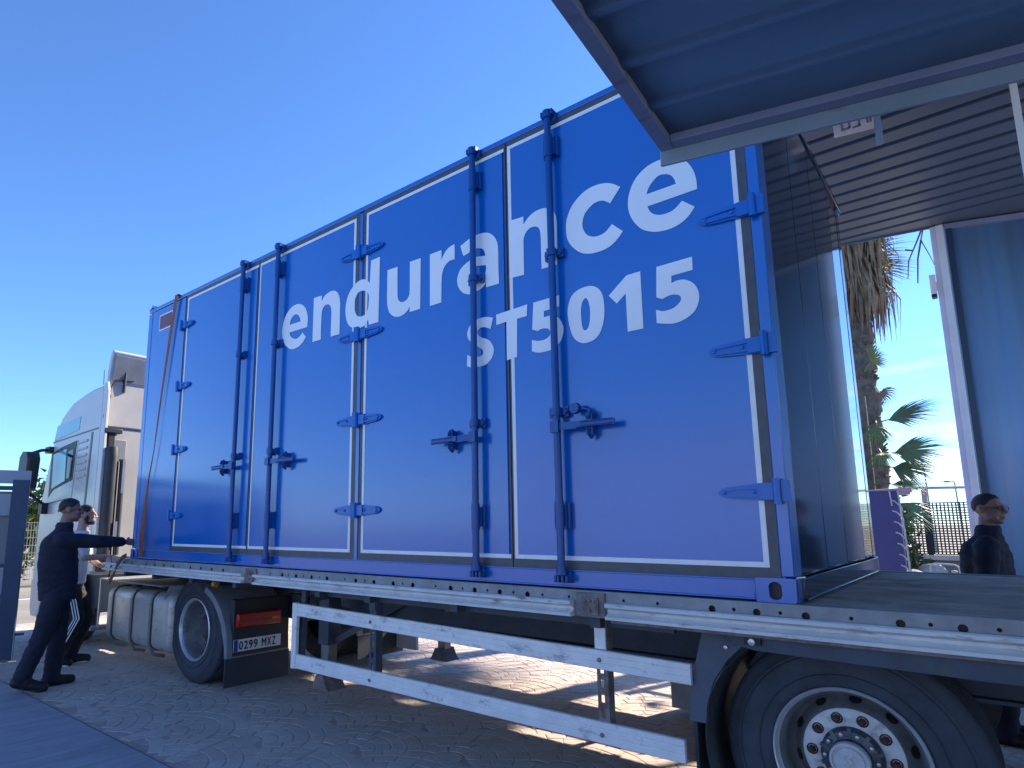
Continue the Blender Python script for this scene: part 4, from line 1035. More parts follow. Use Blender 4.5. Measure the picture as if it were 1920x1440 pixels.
q = MB(); q.lathe([(0, -.03), (.024, -.026), (.034, 0), (.034, .02), (0, .02)], (-5.03, .075, 1.008), (0, 1, 0), 18, 'amber_lens'); q.box(-5.05, -4.96, .08, .13, 1.0, 1.06, 'black_plastic')
q.build('marker_lamp', None, trk, smooth=45)

# ================================================================== PEOPLE
def blob(mb, pts, rs, n=14):
    """rounded tapered limb through pts"""
    pts = [Vector(p) for p in pts]
    for i in range(len(pts) - 1):
        a, b = pts[i], pts[i + 1]
        if (b - a).length < 1e-4: continue
        mb.tube([a, b], [rs[i], rs[i + 1]], n)
    for p, r in zip(pts, rs):
        ball(mb, p, (r, r, r))
def ball(mb, c, rad, rot=None, n=12):
    vs = []; fs = []; c = Vector(c)
    for i in range(1, n // 2 + 2):
        pass
    rows = n // 2
    vs.append(Vector((0, 0, -1)))
    for i in range(1, rows):
        t = -PI / 2 + PI * i / rows
        for k in range(n): vs.append(Vector((math.cos(t) * math.cos(2 * PI * k / n), math.cos(t) * math.sin(2 * PI * k / n), math.sin(t))))
    vs.append(Vector((0, 0, 1)))
    for k in range(n):
        fs.append((0, 1 + (k + 1) % n, 1 + k))
        e_ = len(vs) - 1; b_ = 1 + (rows - 2) * n
        fs.append((e_, b_ + k, b_ + (k + 1) % n))
    for i in range(rows - 2):
        for k in range(n):
            a = 1 + i * n + k; b = 1 + i * n + (k + 1) % n
            fs.append((a, b, b + n, a + n))
    out_ = []
    for v in vs:
        q = Vector((v.x * rad[0], v.y * rad[1], v.z * rad[2]))
        if rot is not None: q = rot @ q
        out_.append(c + q)
    mb.add(out_, fs)
def loft(mb, secs, n=20):
    """secs: (centre, right vector*rx, forward vector*ry)"""
    vs = []; fs = []
    for c, rx, ry in secs:
        for k in range(n):
            t = 2 * PI * k / n; ct, st_ = math.cos(t), math.sin(t)
            ct = math.copysign(abs(ct) ** .85, ct); st_ = math.copysign(abs(st_) ** .85, st_)
            vs.append(Vector(c) + rx * ct + ry * st_)
    for i in range(len(secs) - 1):
        for k in range(n): fs.append((i * n + k, i * n + (k + 1) % n, (i + 1) * n + (k + 1) % n, (i + 1) * n + k))
    fs += [tuple(reversed(range(n))), tuple(range((len(secs) - 1) * n, len(secs) * n))]
    mb.add(vs, fs)
def skinned(mb, name, m, parent, vox=.007, it=4, wrinkle=0, wscale=9):
    o = mb.build(name, m, parent, smooth=0)
    r = o.modifiers.new('remesh', 'REMESH'); r.mode = 'VOXEL'; r.voxel_size = vox
    s = o.modifiers.new('smooth', 'SMOOTH'); s.factor = .5; s.iterations = it
    dg = bpy.context.evaluated_depsgraph_get(); dg.update()
    me = bpy.data.meshes.new_from_object(o.evaluated_get(dg))
    o.modifiers.clear(); old = o.data; o.data = me; me.name = name
    if not me.materials: me.materials.append(MATS[m])
    if wrinkle:
        nn = [v.normal.copy() for v in me.vertices]
        for v, q in zip(me.vertices, nn):
            p = v.co
            w = noise.noise(Vector((p.x * wscale, p.y * wscale, p.z * wscale * 2.2))) + .5 * noise.noise(Vector((p.x * wscale * 2.3 + 5, p.y * wscale * 2.3, p.z * wscale * 3.5)))
            v.co = p + q * (w * wrinkle)
    me.shade_smooth(); me.update()
    return o
def head(mb, c, F, R, U, k=1.0):
    """skull, jaw, nose, brow, lips, ears around centre c; F forward, R right, U up"""
    rot = Matrix((R, F, U)).transposed()
    P = lambda r, f, u: c + R * (r * k) + F * (f * k) + U * (u * k)
    ball(mb, P(0, -.012, .035), (.076 * k, .096 * k, .088 * k), rot, 18)
    ball(mb, P(0, .022, -.035), (.062 * k, .072 * k, .075 * k), rot, 16)
    ball(mb, P(0, .060, -.088), (.030 * k, .028 * k, .022 * k), rot, 12)
    for s in (-1, 1):
        ball(mb, P(s * .045, .030, -.06), (.022 * k, .05 * k, .03 * k), rot, 10)
        ball(mb, P(s * .030, .074, .028), (.026 * k, .016 * k, .011 * k), rot, 10)
        ball(mb, P(s * .040, .066, -.012), (.022 * k, .022 * k, .018 * k), rot, 10)
        ball(mb, P(s * .077, -.012, .0), (.010 * k, .020 * k, .033 * k), rot, 10)
        ball(mb, P(s * .013, .098, -.024), (.010 * k, .012 * k, .009 * k), rot, 8)
    blob(mb, [P(0, .088, .030), P(0, .104, -.005), P(0, .113, -.020)], [.010 * k, .011 * k, .012 * k], 8)
    ball(mb, P(0, .091, -.052), (.024 * k, .012 * k, .006 * k), rot, 8)
    ball(mb, P(0, .088, -.063), (.020 * k, .012 * k, .007 * k), rot, 8)
def hair(c, F, R, U, parent, k=1.0, m='hair_dark', low=-.03):
    """short cap of hair over the top and back of the head"""
    mb = MB(); n = 64; rows = 40; vs = []; keep = {}
    for i in range(rows + 1):
        t = -PI / 2 * .55 + (PI / 2 * 1.55) * i / rows
        for j in range(n):
            a = 2 * PI * j / n
            x, y, z = math.cos(t) * math.sin(a), math.cos(t) * math.cos(a), math.sin(t)
            az = abs(math.degrees(math.atan2(x, y)))       # 0 in front, 180 behind
            hl = ((0, .56), (30, .52), (52, .40), (66, .10), (80, -.02), (92, .08), (108, -.05), (122, -.40), (180, -.60))
            line = hl[-1][1]
            for (a0, l0), (a1, l1) in zip(hl[:-1], hl[1:]):
                if a0 <= az <= a1: line = l0 + (l1 - l0) * (az - a0) / (a1 - a0); break
            t_ = max(0, min(1, (z - line + .05) / .12)); t_ = t_ * t_ * (3 - 2 * t_)
            off = .955 + t_ * (.085 + .03 * noise.noise(Vector((x * 6, y * 6, z * 6))))
            v = c + R * (x * .076 * off * k) + F * ((-.012 + y * .096 * off) * k) + U * ((.035 + z * .088 * off) * k)
            vs.append(v)
    fs = []
    for i in range(rows):
        for j in range(n): fs.append((i * n + j, i * n + (j + 1) % n, (i + 1) * n + (j + 1) % n, (i + 1) * n + j))
    mb.add(vs, fs); return mb.build('hair', m, parent, smooth=80)
def hand(mb, w, d, palm_n, k=1.0, curl=.5, side_=1):
    """hand from wrist w pointing along d, palm facing palm_n; four fingers and a thumb"""
    w = Vector(w); d = Vector(d).normalized(); pn = Vector(palm_n); pn = (pn - d * pn.dot(d)).normalized(); s = d.cross(pn) * side_
    rot = Matrix((s, d, pn)).transposed()
    ball(mb, w + d * .048 * k, (.040 * k, .055 * k, .016 * k), rot, 14)
    ball(mb, w + d * .075 * k, (.042 * k, .022 * k, .013 * k), rot, 12)
    for q, (off, ln) in enumerate(((-.030, .070), (-.010, .080), (.011, .075), (.031, .058))):
        p = w + d * .085 * k + s * off * k; pts = [p]; dd = d.copy(); ang_ = curl * (.8 + .12 * q)
        for seg in (.45, .32, .25):
            dd = (dd * math.cos(ang_) + pn * math.sin(ang_)).normalized() if True else dd
            p = p + dd * ln * seg * k; pts.append(p); 
            dn = dd
            pn_l = (pn - d * 0)
        blob(mb, pts, [.0092 * k, .0088 * k, .008 * k, .0068 * k], 8)
    t0 = w + d * .028 * k - s * .030 * k
    blob(mb, [t0, t0 + (d * .6 - s * .5 + pn * .35).normalized() * .040 * k, t0 + (d * .75 - s * .25 + pn * .55).normalized() * .072 * k], [.013 * k, .011 * k, .008 * k], 8)

def person(label, base, F, joints, k, skin, top, bottom, sleeve, opts):
    F = Vector(F).normalized(); U = Vector((0, 0, 1)); R = F.cross(U)
    J = {a: Vector(b) for a, b in joints.items()}
    root = thing('person', label, 'person', base)
    hd, neck, pel, chest = J['head'], J['neck'], J['pelvis'], J['chest']
    HF = Vector(opts.get('hf', F)).normalized(); HR = HF.cross(U).normalized(); HU = HR.cross(HF)
    body = MB()
    head(body, hd, HF, HR, HU, k)
    blob(body, [neck - U * .04, hd - U * .06 * k - HF * .02], [.062 * k, .055 * k])
    up = (chest - pel)
    loft(body, [(pel - U * .06, R * .13, F * .10), (pel + up * .3, R * .14, F * .10), (pel + up * .75, R * .165, F * .115), (chest + U * .08, R * .17, F * .105), (neck - U * .03, R * .09, F * .07)])
    for s in ('r', 'l'):
        blob(body, [J['sh_' + s], J['el_' + s], J['wr_' + s]], [.050 * k, .040 * k, .029 * k])
        hand(body, J['wr_' + s], J['hd_' + s] - J['wr_' + s], opts.get('palm_' + s, (0, 0, -1)), k, opts.get('curl_' + s, .5), -1 if s == 'r' else 1)
        blob(body, [J['hip_' + s], J['kn_' + s], J['an_' + s]], [.080 * k, .056 * k, .032 * k])
        blob(body, [J['an_' + s], J['to_' + s]], [.030, .022])
    skinned(body, 'body', skin, root, .0065, 3)
    hair(hd, HF, HR, HU, root, k, low=opts.get('low', 0))
    for s in (-1, 1):
        e_ = MB(); ball(e_, hd + HR * (s * .031 * k) + HF * .0735 * k + HU * .010 * k, (.0095, .0095, .0085), None, 10)
        e_.build('eye', 'plate_black', root)
    if opts.get('beard'):
        bm_ = MB(); rot = Matrix((HR, HF, HU)).transposed()
        ball(bm_, hd + HF * .030 * k - HU * .078 * k, (.064 * k, .066 * k, .040 * k), rot, 16)
        ball(bm_, hd + HF * .066 * k - HU * .086 * k, (.036 * k, .034 * k, .030 * k), rot, 12)
        for s in (-1, 1): ball(bm_, hd + HR * (s * .058 * k) + HF * .008 - HU * .045 * k, (.016 * k, .030 * k, .045 * k), rot, 10)
        skinned(bm_, 'beard', 'hair_dark', root, .006, 3)
    # top
    T = MB(); b_ = opts.get('bulk', 1.0)
    loft(T, [(J['hem'], R * .175, F * .135 * b_), (J['hem'] + (chest - J['hem']) * .30, R * .18, F * .14 * b_), (J['hem'] + (chest - J['hem']) * .75, R * .205, F * .145 * b_),
             (chest + U * .06, R * .215, F * .135 * b_), (chest + U * .13, R * .18, F * .115 * b_), (neck - U * .015, R * .085, F * .085)])
    for s in ('r', 'l'):
        if sleeve == 'long':
            blob(T, [J['sh_' + s] - U * .01, J['el_' + s], J['el_' + s] + (J['wr_' + s] - J['el_' + s]) * .84], [.083 * k, .066 * k, .050 * k])
        else:
            mid = J['sh_' + s] + (J['el_' + s] - J['sh_' + s]) * .7
            blob(T, [J['sh_' + s] - U * .01, mid], [.078 * k, .070 * k])
    if opts.get('collar'):
        loft(T, [(neck - U * .03, R * .085, F * .085), (neck + U * .060 + F * .008, R * .072, F * .072)])
    skinned(T, 'jacket' if sleeve == 'long' else 't_shirt', top, root, .009, 4, .007, 11)
    B = MB()
    loft(B, [(pel - U * .07, R * .15, F * .115), (pel, R * .165, F * .125), (J['hem'] + U * .05, R * .160, F * .12)])
    for s in ('r', 'l'):
        an = J['an_' + s] - (J['kn_' + s] - J['an_' + s]) * .04
        blob(B, [J['hip_' + s], J['hip_' + s] + (J['kn_' + s] - J['hip_' + s]) * .5, J['kn_' + s], J['kn_' + s] + (an - J['kn_' + s]) * .5, an],
             [.104 * k, .096 * k, .082 * k, .080 * k, .076 * k])
    skinned(B, 'trousers', bottom, root, .009, 4, .008, 10)
    for s in ('r', 'l'):
        S = MB(); an, to = J['an_' + s], J['to_' + s]; d = (to - an); d.z = 0
        d = d.normalized() if d.length > .01 else F
        fl = (to - Vector((an.x, an.y, an.z - .06))).normalized()
        heel = an - d * .045 - U * .045
        blob(S, [heel, heel + (to - heel) * .5, to], [.054, .056, .045], 12)
        blob(S, [an + U * .03, heel + (to - heel) * .35], [.064, .060], 12)
        so = skinned(S, 'shoe', 'shoe_black', root, .008, 2)
        sl = MB(); hl = heel - U * .036; tl = to - U * .026
        rt = d.cross(U)
        vs = []
        for t_, w_ in ((-.04, .024), (0.1, .036), (.4, .036), (.75, .046), (.95, .040), (1.05, .020)):
            c_ = hl + (tl - hl) * t_
            vs += [c_ + rt * w_, c_ - rt * w_, c_ - rt * w_ - U * .016, c_ + rt * w_ - U * .016]
        fs = []
        for i in range(5):
            for q in range(4): fs.append((4 * i + q, 4 * i + (q + 1) % 4, 4 * i + 4 + (q + 1) % 4, 4 * i + 4 + q))
        fs += [(0, 1, 2, 3), (20, 21, 22, 23)]
        sl.add(vs, fs); sl.build('sole', opts.get('sole', 'shoe_black'), so)
    return root, J, R, F

VD = Vector((-.949, .314, 0)); RT = Vector((.314, .949, 0))
def vj(p, off): return Vector(p) + VD * off
P1 = dict(head=(-6.435, -.755, 1.715), neck=(-6.445, -.800, 1.535), chest=(-6.455, -.825, 1.31), pelvis=(-6.448, -.80, .93), hem=(-6.448, -.795, .845),
          sh_r=vj((-6.455, -.800, 1.432), -.17), el_r=vj((-6.358, -.521, 1.405), -.14), wr_r=(-6.335, -.235, 1.392), hd_r=(-6.385, -.06, 1.385),
          sh_l=vj((-6.455, -.80, 1.43), .17), el_l=vj((-6.46, -.80, 1.14), .22), wr_l=vj((-6.43, -.70, .93), .20), hd_l=vj((-6.42, -.67, .84), .20),
          hip_r=vj((-6.455, -.815, .90), -.09), kn_r=vj((-6.485, -.895, .50), -.09), an_r=vj((-6.525, -1.01, .155), -.07), to_r=vj((-6.468, -.84, .036), -.06),
          hip_l=vj((-6.44, -.78, .90), .09), kn_l=vj((-6.438, -.765, .50), .12), an_l=vj((-6.448, -.785, .09), .17), to_l=vj((-6.395, -.625, .036), .21))
person('man in dark navy jacket with arm stretched out to the orange strap', (-6.45, -.8, 0), (.32, .95, 0), P1, 1.0, 'skin', 'cloth_navy', 'cloth_trouser', 'long',
       dict(bulk=1.22, collar=True, palm_r=(-.9, .2, -.3), curl_r=.55, palm_l=(0, .2, -1), hf=(.36, .93, -.06)))
VD = Vector((-.941, .338, 0))
P2 = dict(head=(-7.552, -.206, 1.69), neck=(-7.563, -.232, 1.525), chest=(-7.575, -.265, 1.30), pelvis=(-7.565, -.245, .93), hem=(-7.565, -.24, .90),
          sh_r=vj((-7.572, -.255, 1.43), -.16), el_r=vj((-7.545, -.185, 1.20), -.18), wr_r=vj((-7.46, .02, 1.20), -.10), hd_r=vj((-7.42, .11, 1.205), -.10),
          sh_l=vj((-7.572, -.255, 1.43), .16), el_l=vj((-7.53, -.14, 1.18), .14), wr_l=vj((-7.49, -.03, 1.10), -.02), hd_l=vj((-7.46, .05, 1.08), -.04),
          hip_r=vj((-7.57, -.25, .90), -.09), kn_r=vj((-7.538, -.165, .52), -.11), an_r=vj((-7.60, -.335, .12), -.11), to_r=vj((-7.56, -.20, .036), -.11),
          hip_l=vj((-7.565, -.24, .90), .09), kn_l=vj((-7.50, -.07, .50), .10), an_l=vj((-7.55, -.20, .09), .10), to_l=vj((-7.49, -.03, .036), .10))
P2 = {a: (b[0] - .01, b[1] - .05, b[2]) if a[:3] in ('hip', 'kn_', 'an_', 'to_', 'pel', 'hem') else b for a, b in P2.items()}
r2, J2, R2, F2 = person('bearded man in white t-shirt and striped black trousers beside the silver fuel tank', (-7.56, -.24, 0), (.34, .94, 0), P2, 1.0, 'skin_pale', 'cloth_white', 'cloth_black', 'short',
                        dict(beard=True, palm_r=(-.3, .1, -1), curl_r=.6, palm_l=(-.3, 0, -1), curl_l=.6, sole='trim_white'))
for q in (-.026, 0, .026):
    sp = MB(); vs = []
    pts = [J2['hip_r'] + Vector((0, 0, -.06)), J2['hip_r'] + (J2['kn_r'] - J2['hip_r']) * .5, J2['kn_r'], J2['kn_r'] + (J2['an_r'] - J2['kn_r']) * .5, J2['an_r'] + (J2['kn_r'] - J2['an_r']) * .12]
    rr = [.103, .098, .087, .086, .082]
    for p, a in zip(pts, rr):
        c_ = p - VD * a + F2 * q
        vs += [c_ + F2 * .006, c_ - F2 * .006, c_ - F2 * .006 + VD * .02, c_ + F2 * .006 + VD * .02]
    fs = []
    for i in range(len(pts) - 1):
        for k_ in range(4): fs.append((4 * i + k_, 4 * i + (k_ + 1) % 4, 4 * i + 4 + (k_ + 1) % 4, 4 * i + 4 + k_))
    sp.add(vs, fs); sp.build('stripe', 'trim_white', r2, smooth=60)
VD = Vector((-.013, 1, 0))
P3 = dict(head=(.672, 3.15, 1.648), neck=(.645, 3.15, 1.475), chest=(.615, 3.15, 1.26), pelvis=(.60, 3.15, .90), hem=(.60, 3.15, .82),
          sh_r=(.63, 2.97, 1.385), el_r=(.60, 2.93, 1.10), wr_r=(.70, 2.95, .88), hd_r=(.74, 2.96, .80),
          sh_l=(.60, 3.33, 1.385), el_l=(.57, 3.38, 1.10), wr_l=(.66, 3.36, .88), hd_l=(.70, 3.35, .80),
          hip_r=(.60, 3.06, .88), kn_r=(.62, 3.05, .48), an_r=(.59, 3.04, .09), to_r=(.75, 3.02, .036),
          hip_l=(.60, 3.24, .88), kn_l=(.63, 3.25, .48), an_l=(.60, 3.26, .09), to_l=(.76, 3.27, .036))
r3, J3, R3, F3 = person('man in dark jacket with glasses seen chest up across the empty end of the deck', (.6, 3.15, 0), (.92, -.38, 0), P3, 1.0, 'skin', 'cloth_navy', 'cloth_trouser', 'long',
                        dict(collar=True, palm_r=(0, 1, 0), palm_l=(0, -1, 0), curl_r=.4, curl_l=.4, hf=(.86, -.50, 0)))
HF = Vector((.86, -.50, 0)).normalized(); HR = HF.cross(Vector((0, 0, 1)))
gl = MB(); hc = J3['head']
for s in (-1, 1):
    c_ = hc + HR * (s * .033) + HF * .096 + Vector((0, 0, .010))
    ring = [c_ + HR * (.025 * math.cos(t)) + Vector((0, 0, .018 * math.sin(t))) for t in [2 * PI * q / 12 for q in range(13)]]
    gl.tube(ring, .0022, 5)
    gl.tube([c_ + HR * (s * .025), hc + HR * (s * .078) + HF * .07 + Vector((0, 0, .012)), hc + HR * (s * .080) - HF * .01 + Vector((0, 0, .012))], .0022, 5)
gl.tube([hc + HR * -.008 + HF * .098 + Vector((0, 0, .014)), hc + HR * .008 + HF * .098 + Vector((0, 0, .014))], .0022, 5)
gl.build('glasses', 'plate_black', r3)
# loose strap end in the second man's hands
sp = MB(); pts = [(-6.62, -.10, 1.24), (-6.72, -.10, 1.215), (-6.86, -.09, 1.13), (-6.98, -.08, 1.00), (-7.10, -.07, .93), (-7.14, -.06, .99), (-7.09, -.06, 1.12), (-7.10, -.07, 1.22)]
vs = []
for p in pts: vs += [Vector(p) + Vector((0, -.004, .022)), Vector(p) + Vector((0, .004, .022)), Vector(p) + Vector((.01, .004, -.022)), Vector(p) + Vector((.01, -.004, -.022))]
fs = []
for i in range(len(pts) - 1):
    for q in range(4): fs.append((4 * i + q, 4 * i + (q + 1) % 4, 4 * i + 4 + (q + 1) % 4, 4 * i + 4 + q))
sp.add(vs, fs + [(0, 1, 2, 3), tuple(len(vs) - 4 + q for q in range(4))]); o = sp.build('strap_end', 'web_red', smooth=60)
tag(o, 'loose dark red strap end hanging from the bearded man\'s hands above the fuel tank', 'strap')

# ================================================================== BUILDINGS AND GATES
# low canopy nearest the camera: steel frame with ribbed sheet
cz = 3.0
C0 = Vector((-.147, -.879, cz)); ea = Vector((1.077, .280, 0)).normalized(); eb = Vector((.058, -.916, 0)).normalized()
can = thing('metal_canopy', 'low steel-framed canopy with dark ribbed underside, jutting over the container corner', 'canopy', (1.5, -2.5, cz))
LA, LB = 5.2, 5.5
def PC(a, b, z): return C0 + ea * a + eb * b + Vector((0, 0, z))
def slab_ab(mb, a0, a1, b0, b1, z0, z1, m=None):
    vs = [PC(a, b, z) for z in (z0, z1) for b in (b0, b1) for a in (a0, a1)]
    mb.add(vs, [(0, 2, 3, 1), (4, 5, 7, 6), (0, 1, 5, 4), (2, 6, 7, 3), (0, 4, 6, 2), (1, 3, 7, 5)], m)
q = MB(); slab_ab(q, 0, .052, 0, LB, 0, .09); q.build('frame_beam', 'canopy_frame', can, bevel=.004)
q = MB(); slab_ab(q, .053, LA, .006, .062, 0, .09); q.build('frame_beam', 'canopy_frame', can, bevel=.004)
q = MB(); slab_ab(q, -.004, LA, -.010, .004, -.058, .09); q.build('front_lip', 'canopy_lip', can, bevel=.003)
q = MB(); slab_ab(q, LA + .001, LA + .06, 0, LB, 0, .09); q.build('frame_beam', 'canopy_frame', can, bevel=.004)
q = MB(); bpos = .064; vs = []; prof = []
b_ = .05
while b_ < LB:
    prof += [(b_, .034), (b_ + .185, .034), (b_ + .213, .021), (b_ + .238, .021)]
    b_ += .26
for bb, zz in prof: vs += [PC(.03, bb, zz), PC(LA, bb, zz)]
fs = [(2 * i, 2 * i + 1, 2 * i + 3, 2 * i + 2) for i in range(len(prof) - 1)]
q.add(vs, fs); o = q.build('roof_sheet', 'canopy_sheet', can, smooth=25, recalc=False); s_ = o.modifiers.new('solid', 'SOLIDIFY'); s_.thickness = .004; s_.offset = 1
q = MB()
for b_ in (1.9, 3.7): slab_ab(q, .06, LA, b_, b_ + .05, .07, .12)
q.build('purlin', 'canopy_frame', can)
# posts that carry it, at the far right
for a, b in ((LA - .05, .1), (LA - .05, LB - .1), (.03, LB - .06)):
    p = PC(a, b, 0); q = MB(); q.box(p.x - .05, p.x + .05, p.y - .05, p.y + .05, 0, 2.99); q.build('post', 'canopy_frame', can, bevel=.006)

# high roof behind with ribs parallel to the container
hi = thing('gate_roof', 'high ribbed sheet-metal roof over the yard entrance behind the container', 'roof', (2.5, 2.5, 5.0))
RX0, RX1, RY0 = -.85, 7.5, -1.2
fy = lambda x: 5.655 + .175 * (x + .38) if x <= .6 else 5.826 + .33 * (x - .6)           # far edge runs slightly askew
q = MB(); prof = []; y = RY0
while y < 5.55:
    prof += [(y, 5.0), (y + .178, 5.0), (y + .190, 5.06), (y + .238, 5.06)]
    y += .25
prof += [(y, 5.0)]
vs = []
for yy, zz in prof: vs += [(RX0, yy, zz), (RX1, yy, zz)]
q.add(vs, [(2 * i, 2 * i + 1, 2 * i + 3, 2 * i + 2) for i in range(len(prof) - 1)])
yl = prof[-1][0]
q.add([(RX0, yl + .001, 5.0), (RX1, yl + .001, 5.0), (RX1, fy(RX1), 5.0), (.6, fy(.6), 5.0), (RX0, fy(RX0), 5.0)], [(0, 1, 2, 3, 4)])
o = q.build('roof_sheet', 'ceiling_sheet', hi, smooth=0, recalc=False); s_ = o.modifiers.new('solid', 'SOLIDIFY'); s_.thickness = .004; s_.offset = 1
q = MB(); q.add([(RX0, RY0, 5.07), (RX1, RY0, 5.08), (RX1, fy(RX1), 5.08), (RX0, fy(RX0), 5.08), (RX0, RY0, 5.2), (RX1, RY0, 5.2), (RX1, fy(RX1), 5.2), (RX0, fy(RX0), 5.2)],
                [(0, 1, 2, 3), (4, 7, 6, 5), (0, 4, 5, 1), (1, 5, 6, 2), (2, 6, 7, 3), (3, 7, 4, 0)]); q.build('roof_deck', 'canopy_frame', hi)
for xa_, xb_ in ((RX0, .6), (.6, RX1)):
    q = MB(); q.bar((xa_, fy(xa_) + .012, 5.07), (xb_, fy(xb_) + .012, 5.07), .02, .18); q.build('eave_trim', 'ceiling_sheet', hi)
q = MB(); q.box(RX0 - .012, RX0, RY0, fy(RX0), 4.985, 5.21); q.build('eave_trim', 'ceiling_sheet', hi)
# bracket and plate hanging below
q = MB(); q.box(.299, .345, 2.60, 2.64, 4.565, 4.998); o = q.build('hanging_bracket', 'canopy_frame', bevel=.003)
tag(o, 'short grey bracket hanging from the ribbed roof beside the pale plate', 'bracket')
sg = thing('hanging_plate', 'small pale plate with worn embossed marks hanging under the ribbed roof', 'sign', (.16, 2.59, 4.8))
q = MB(); q.add([(.022, 2.58, 4.735), (.298, 2.58, 4.700), (.304, 2.58, 4.86), (.022, 2.58, 4.93), (.022, 2.60, 4.735), (.298, 2.60, 4.700), (.304, 2.60, 4.86), (.022, 2.60, 4.93)],
                [(0, 1, 2, 3), (4, 7, 6, 5), (0, 4, 5, 1), (1, 5, 6, 2), (2, 6, 7, 3), (3, 7, 4, 0)]); q.build('plate', 'sign_pale', sg, bevel=.004)
q = MB()
def slant(x): return -.127 * (x - .022)
for x, z0, z1 in ((.085, .05, .15), (.135, .05, .12), (.205, .05, .12), (.262, .055, .13), (.283, .055, .13)):
    q.box(x - .008, x + .008, 2.574, 2.5795, 4.735 + slant(x) + z0, 4.735 + slant(x) + z1)
for x, x1 in ((.085, .135), (.165, .205)): q.box(x - .008, x1 + .008, 2.574, 2.5795, 4.735 + slant(x) + .035, 4.735 + slant(x) + .052)
q.build('plate_mark', 'sign_mark', sg)
q = MB(); q.tube([(.16, 2.59, 4.88), (.16, 2.59, 5.0)], .008, 6); q.build('hanger', 'canopy_frame', sg)
q = MB(); q.box(1.148, 1.192, 3.0, 3.05, 0, 4.999); o = q.build('steel_post', 'post_white', bevel=.004)
tag(o, 'slim white steel post rising to the ribbed roof at the right picture edge', 'post')

# sheet metal gate on the right, jamb and lamp
gd = thing('sliding_gate', 'tall blue sheet-metal gate standing closed on the right behind the man with glasses', 'gate', (2.0, 6.1, 0))
p0, p1 = Vector((.60, 5.815, 0)), Vector((4.8, 7.2, 0)); gdv = (p1 - p0).normalized(); gn = Vector((gdv.y, -gdv.x, 0))
q = MB(); vs = []; t = .075
prof = [(.075, 0)]
while t < 4.2:
    prof += [(t + .03, .0), (t + .06, .008), (t + .16, .008), (t + .19, 0), (t + .30, .0)]; t += .30
for a, d in prof: 
    p = p0 + gdv * a + gn * d; vs += [(p.x, p.y, .05), (p.x, p.y, 4.985)]
q.add(vs, [(2 * i, 2 * i + 1, 2 * i + 3, 2 * i + 2) for i in range(len(prof) - 1)]); o = q.build('gate_sheet', 'door_blue', gd, smooth=40, recalc=False)
s_ = o.modifiers.new('solid', 'SOLIDIFY'); s_.thickness = .005; s_.offset = 1
q = MB(); q.bar(p0 + gdv * .037 + gn * .01 + Vector((0, 0, .02)), p0 + gdv * .037 + gn * .01 + Vector((0, 0, 4.98)), .07, .06, gdv); q.build('gate_stile', 'gate_frame', gd, bevel=.004)
q = MB(); q.bar(p0 + gn * .02 + Vector((0, 0, 4.95)), p1 + gn * .02 + Vector((0, 0, 4.95)), .06, .06); q.build('gate_rail', 'canopy_frame', gd, bevel=.004)
q = MB(); q.bar(p0 - gn * .2 + gdv * 3.5, p0 - gn * .2 + gdv * 3.5 + Vector((0, 0, 4.9)), .1, .1, gdv); q.build('gate_stile', 'gate_frame', gd)
jm = thing('gate_jamb', 'white gate jamb lit by the sky, left of the blue sheet-metal gate', 'post', (.53, 5.78, 0))
q = MB(); q.box(.530, .600, 5.735, 5.80, 0, 4.97); q.build('front_post', 'post_white', jm, bevel=.004)
q = MB(); q.box(.478, .529, 5.75, 5.84, 0, 4.97); q.build('side_post', 'post_lilac', jm, bevel=.004)
o = thing('flood_lamp', 'small white box lamp fixed to the gate jamb', 'lamp', (.45, 5.75, 4.25))
q = MB(); q.box(.415, .472, 5.70, 5.79, 4.12, 4.385); q.build('housing', 'post_white', o, bevel=.008)
q = MB(); q.box(.420, .467, 5.699, 5.785, 4.112, 4.15); q.build('lens', 'plate_black', o)
q = MB(); q.box(.472, .488, 5.73, 5.77, 4.20, 4.30); q.build('bracket', 'post_lilac', o)

# purple panel laced with white rope
tp = thing('laced_panel', 'purple tarpaulin panel laced with white rope down its edge, past the deck end', 'tarp', (-.25, 5.2, 0))
q = MB(); q.box(-.70, -.075, 5.20, 5.23, .2, 1.905); q.build('tarp', 'tarp_purple', tp)
q = MB(); q.tube([(-.075, 5.19, 1.90), (-.06, 5.19, 1.6), (-.05, 5.19, 1.3), (-.04, 5.19, .3)], .009, 6)
q.tube([(-.15, 5.19, 1.90), (-.14, 5.19, 1.74)], .008, 6)
for k in range(11):
    z = 1.80 - k * .115
    q.tube([(-.145 + k * .004, 5.185, z), (-.11 + k * .004, 5.18, z - .012), (-.058 + k * .003, 5.185, z - .075), (-.052 + k * .002, 5.19, z - .11)], .0075, 6)
q.build('rope', 'rope_white', tp, smooth=50)
# screen fence: lattice panels between posts on a coped wall
fc = thing('lattice_fence', 'dark lattice screen fence on a low grey wall beyond the trailer', 'fence', (-.3, 8.0, 0))
q = MB(); q.box(-6.0, 3.5, 8.02, 8.2, 0, 1.045); q.build('wall', 'wall_grey', fc)
q = MB(); q.box(-6.0, 3.5, 7.99, 8.23, 1.046, 1.115); q.build('coping', 'coping_pink', fc, bevel=.005)
for x0, x1 in ((-1.6, -.075), (.0, 1.5)):
    q = MB(); nx = int((x1 - x0) / .042); nz_ = 20
    for i in range(nx + 1):
        x = x0 + (x1 - x0) * i / nx; q.box(x - .0085, x + .0085, 8.05, 8.058, 1.125, 1.835)
    for k in range(nz_ + 1):
        z = 1.125 + .71 * k / nz_; q.box(x0, x1, 8.0585, 8.0665, z - .0075, z + .0075)
    q.build('lattice_panel', 'lattice_dark', fc, smooth=0)
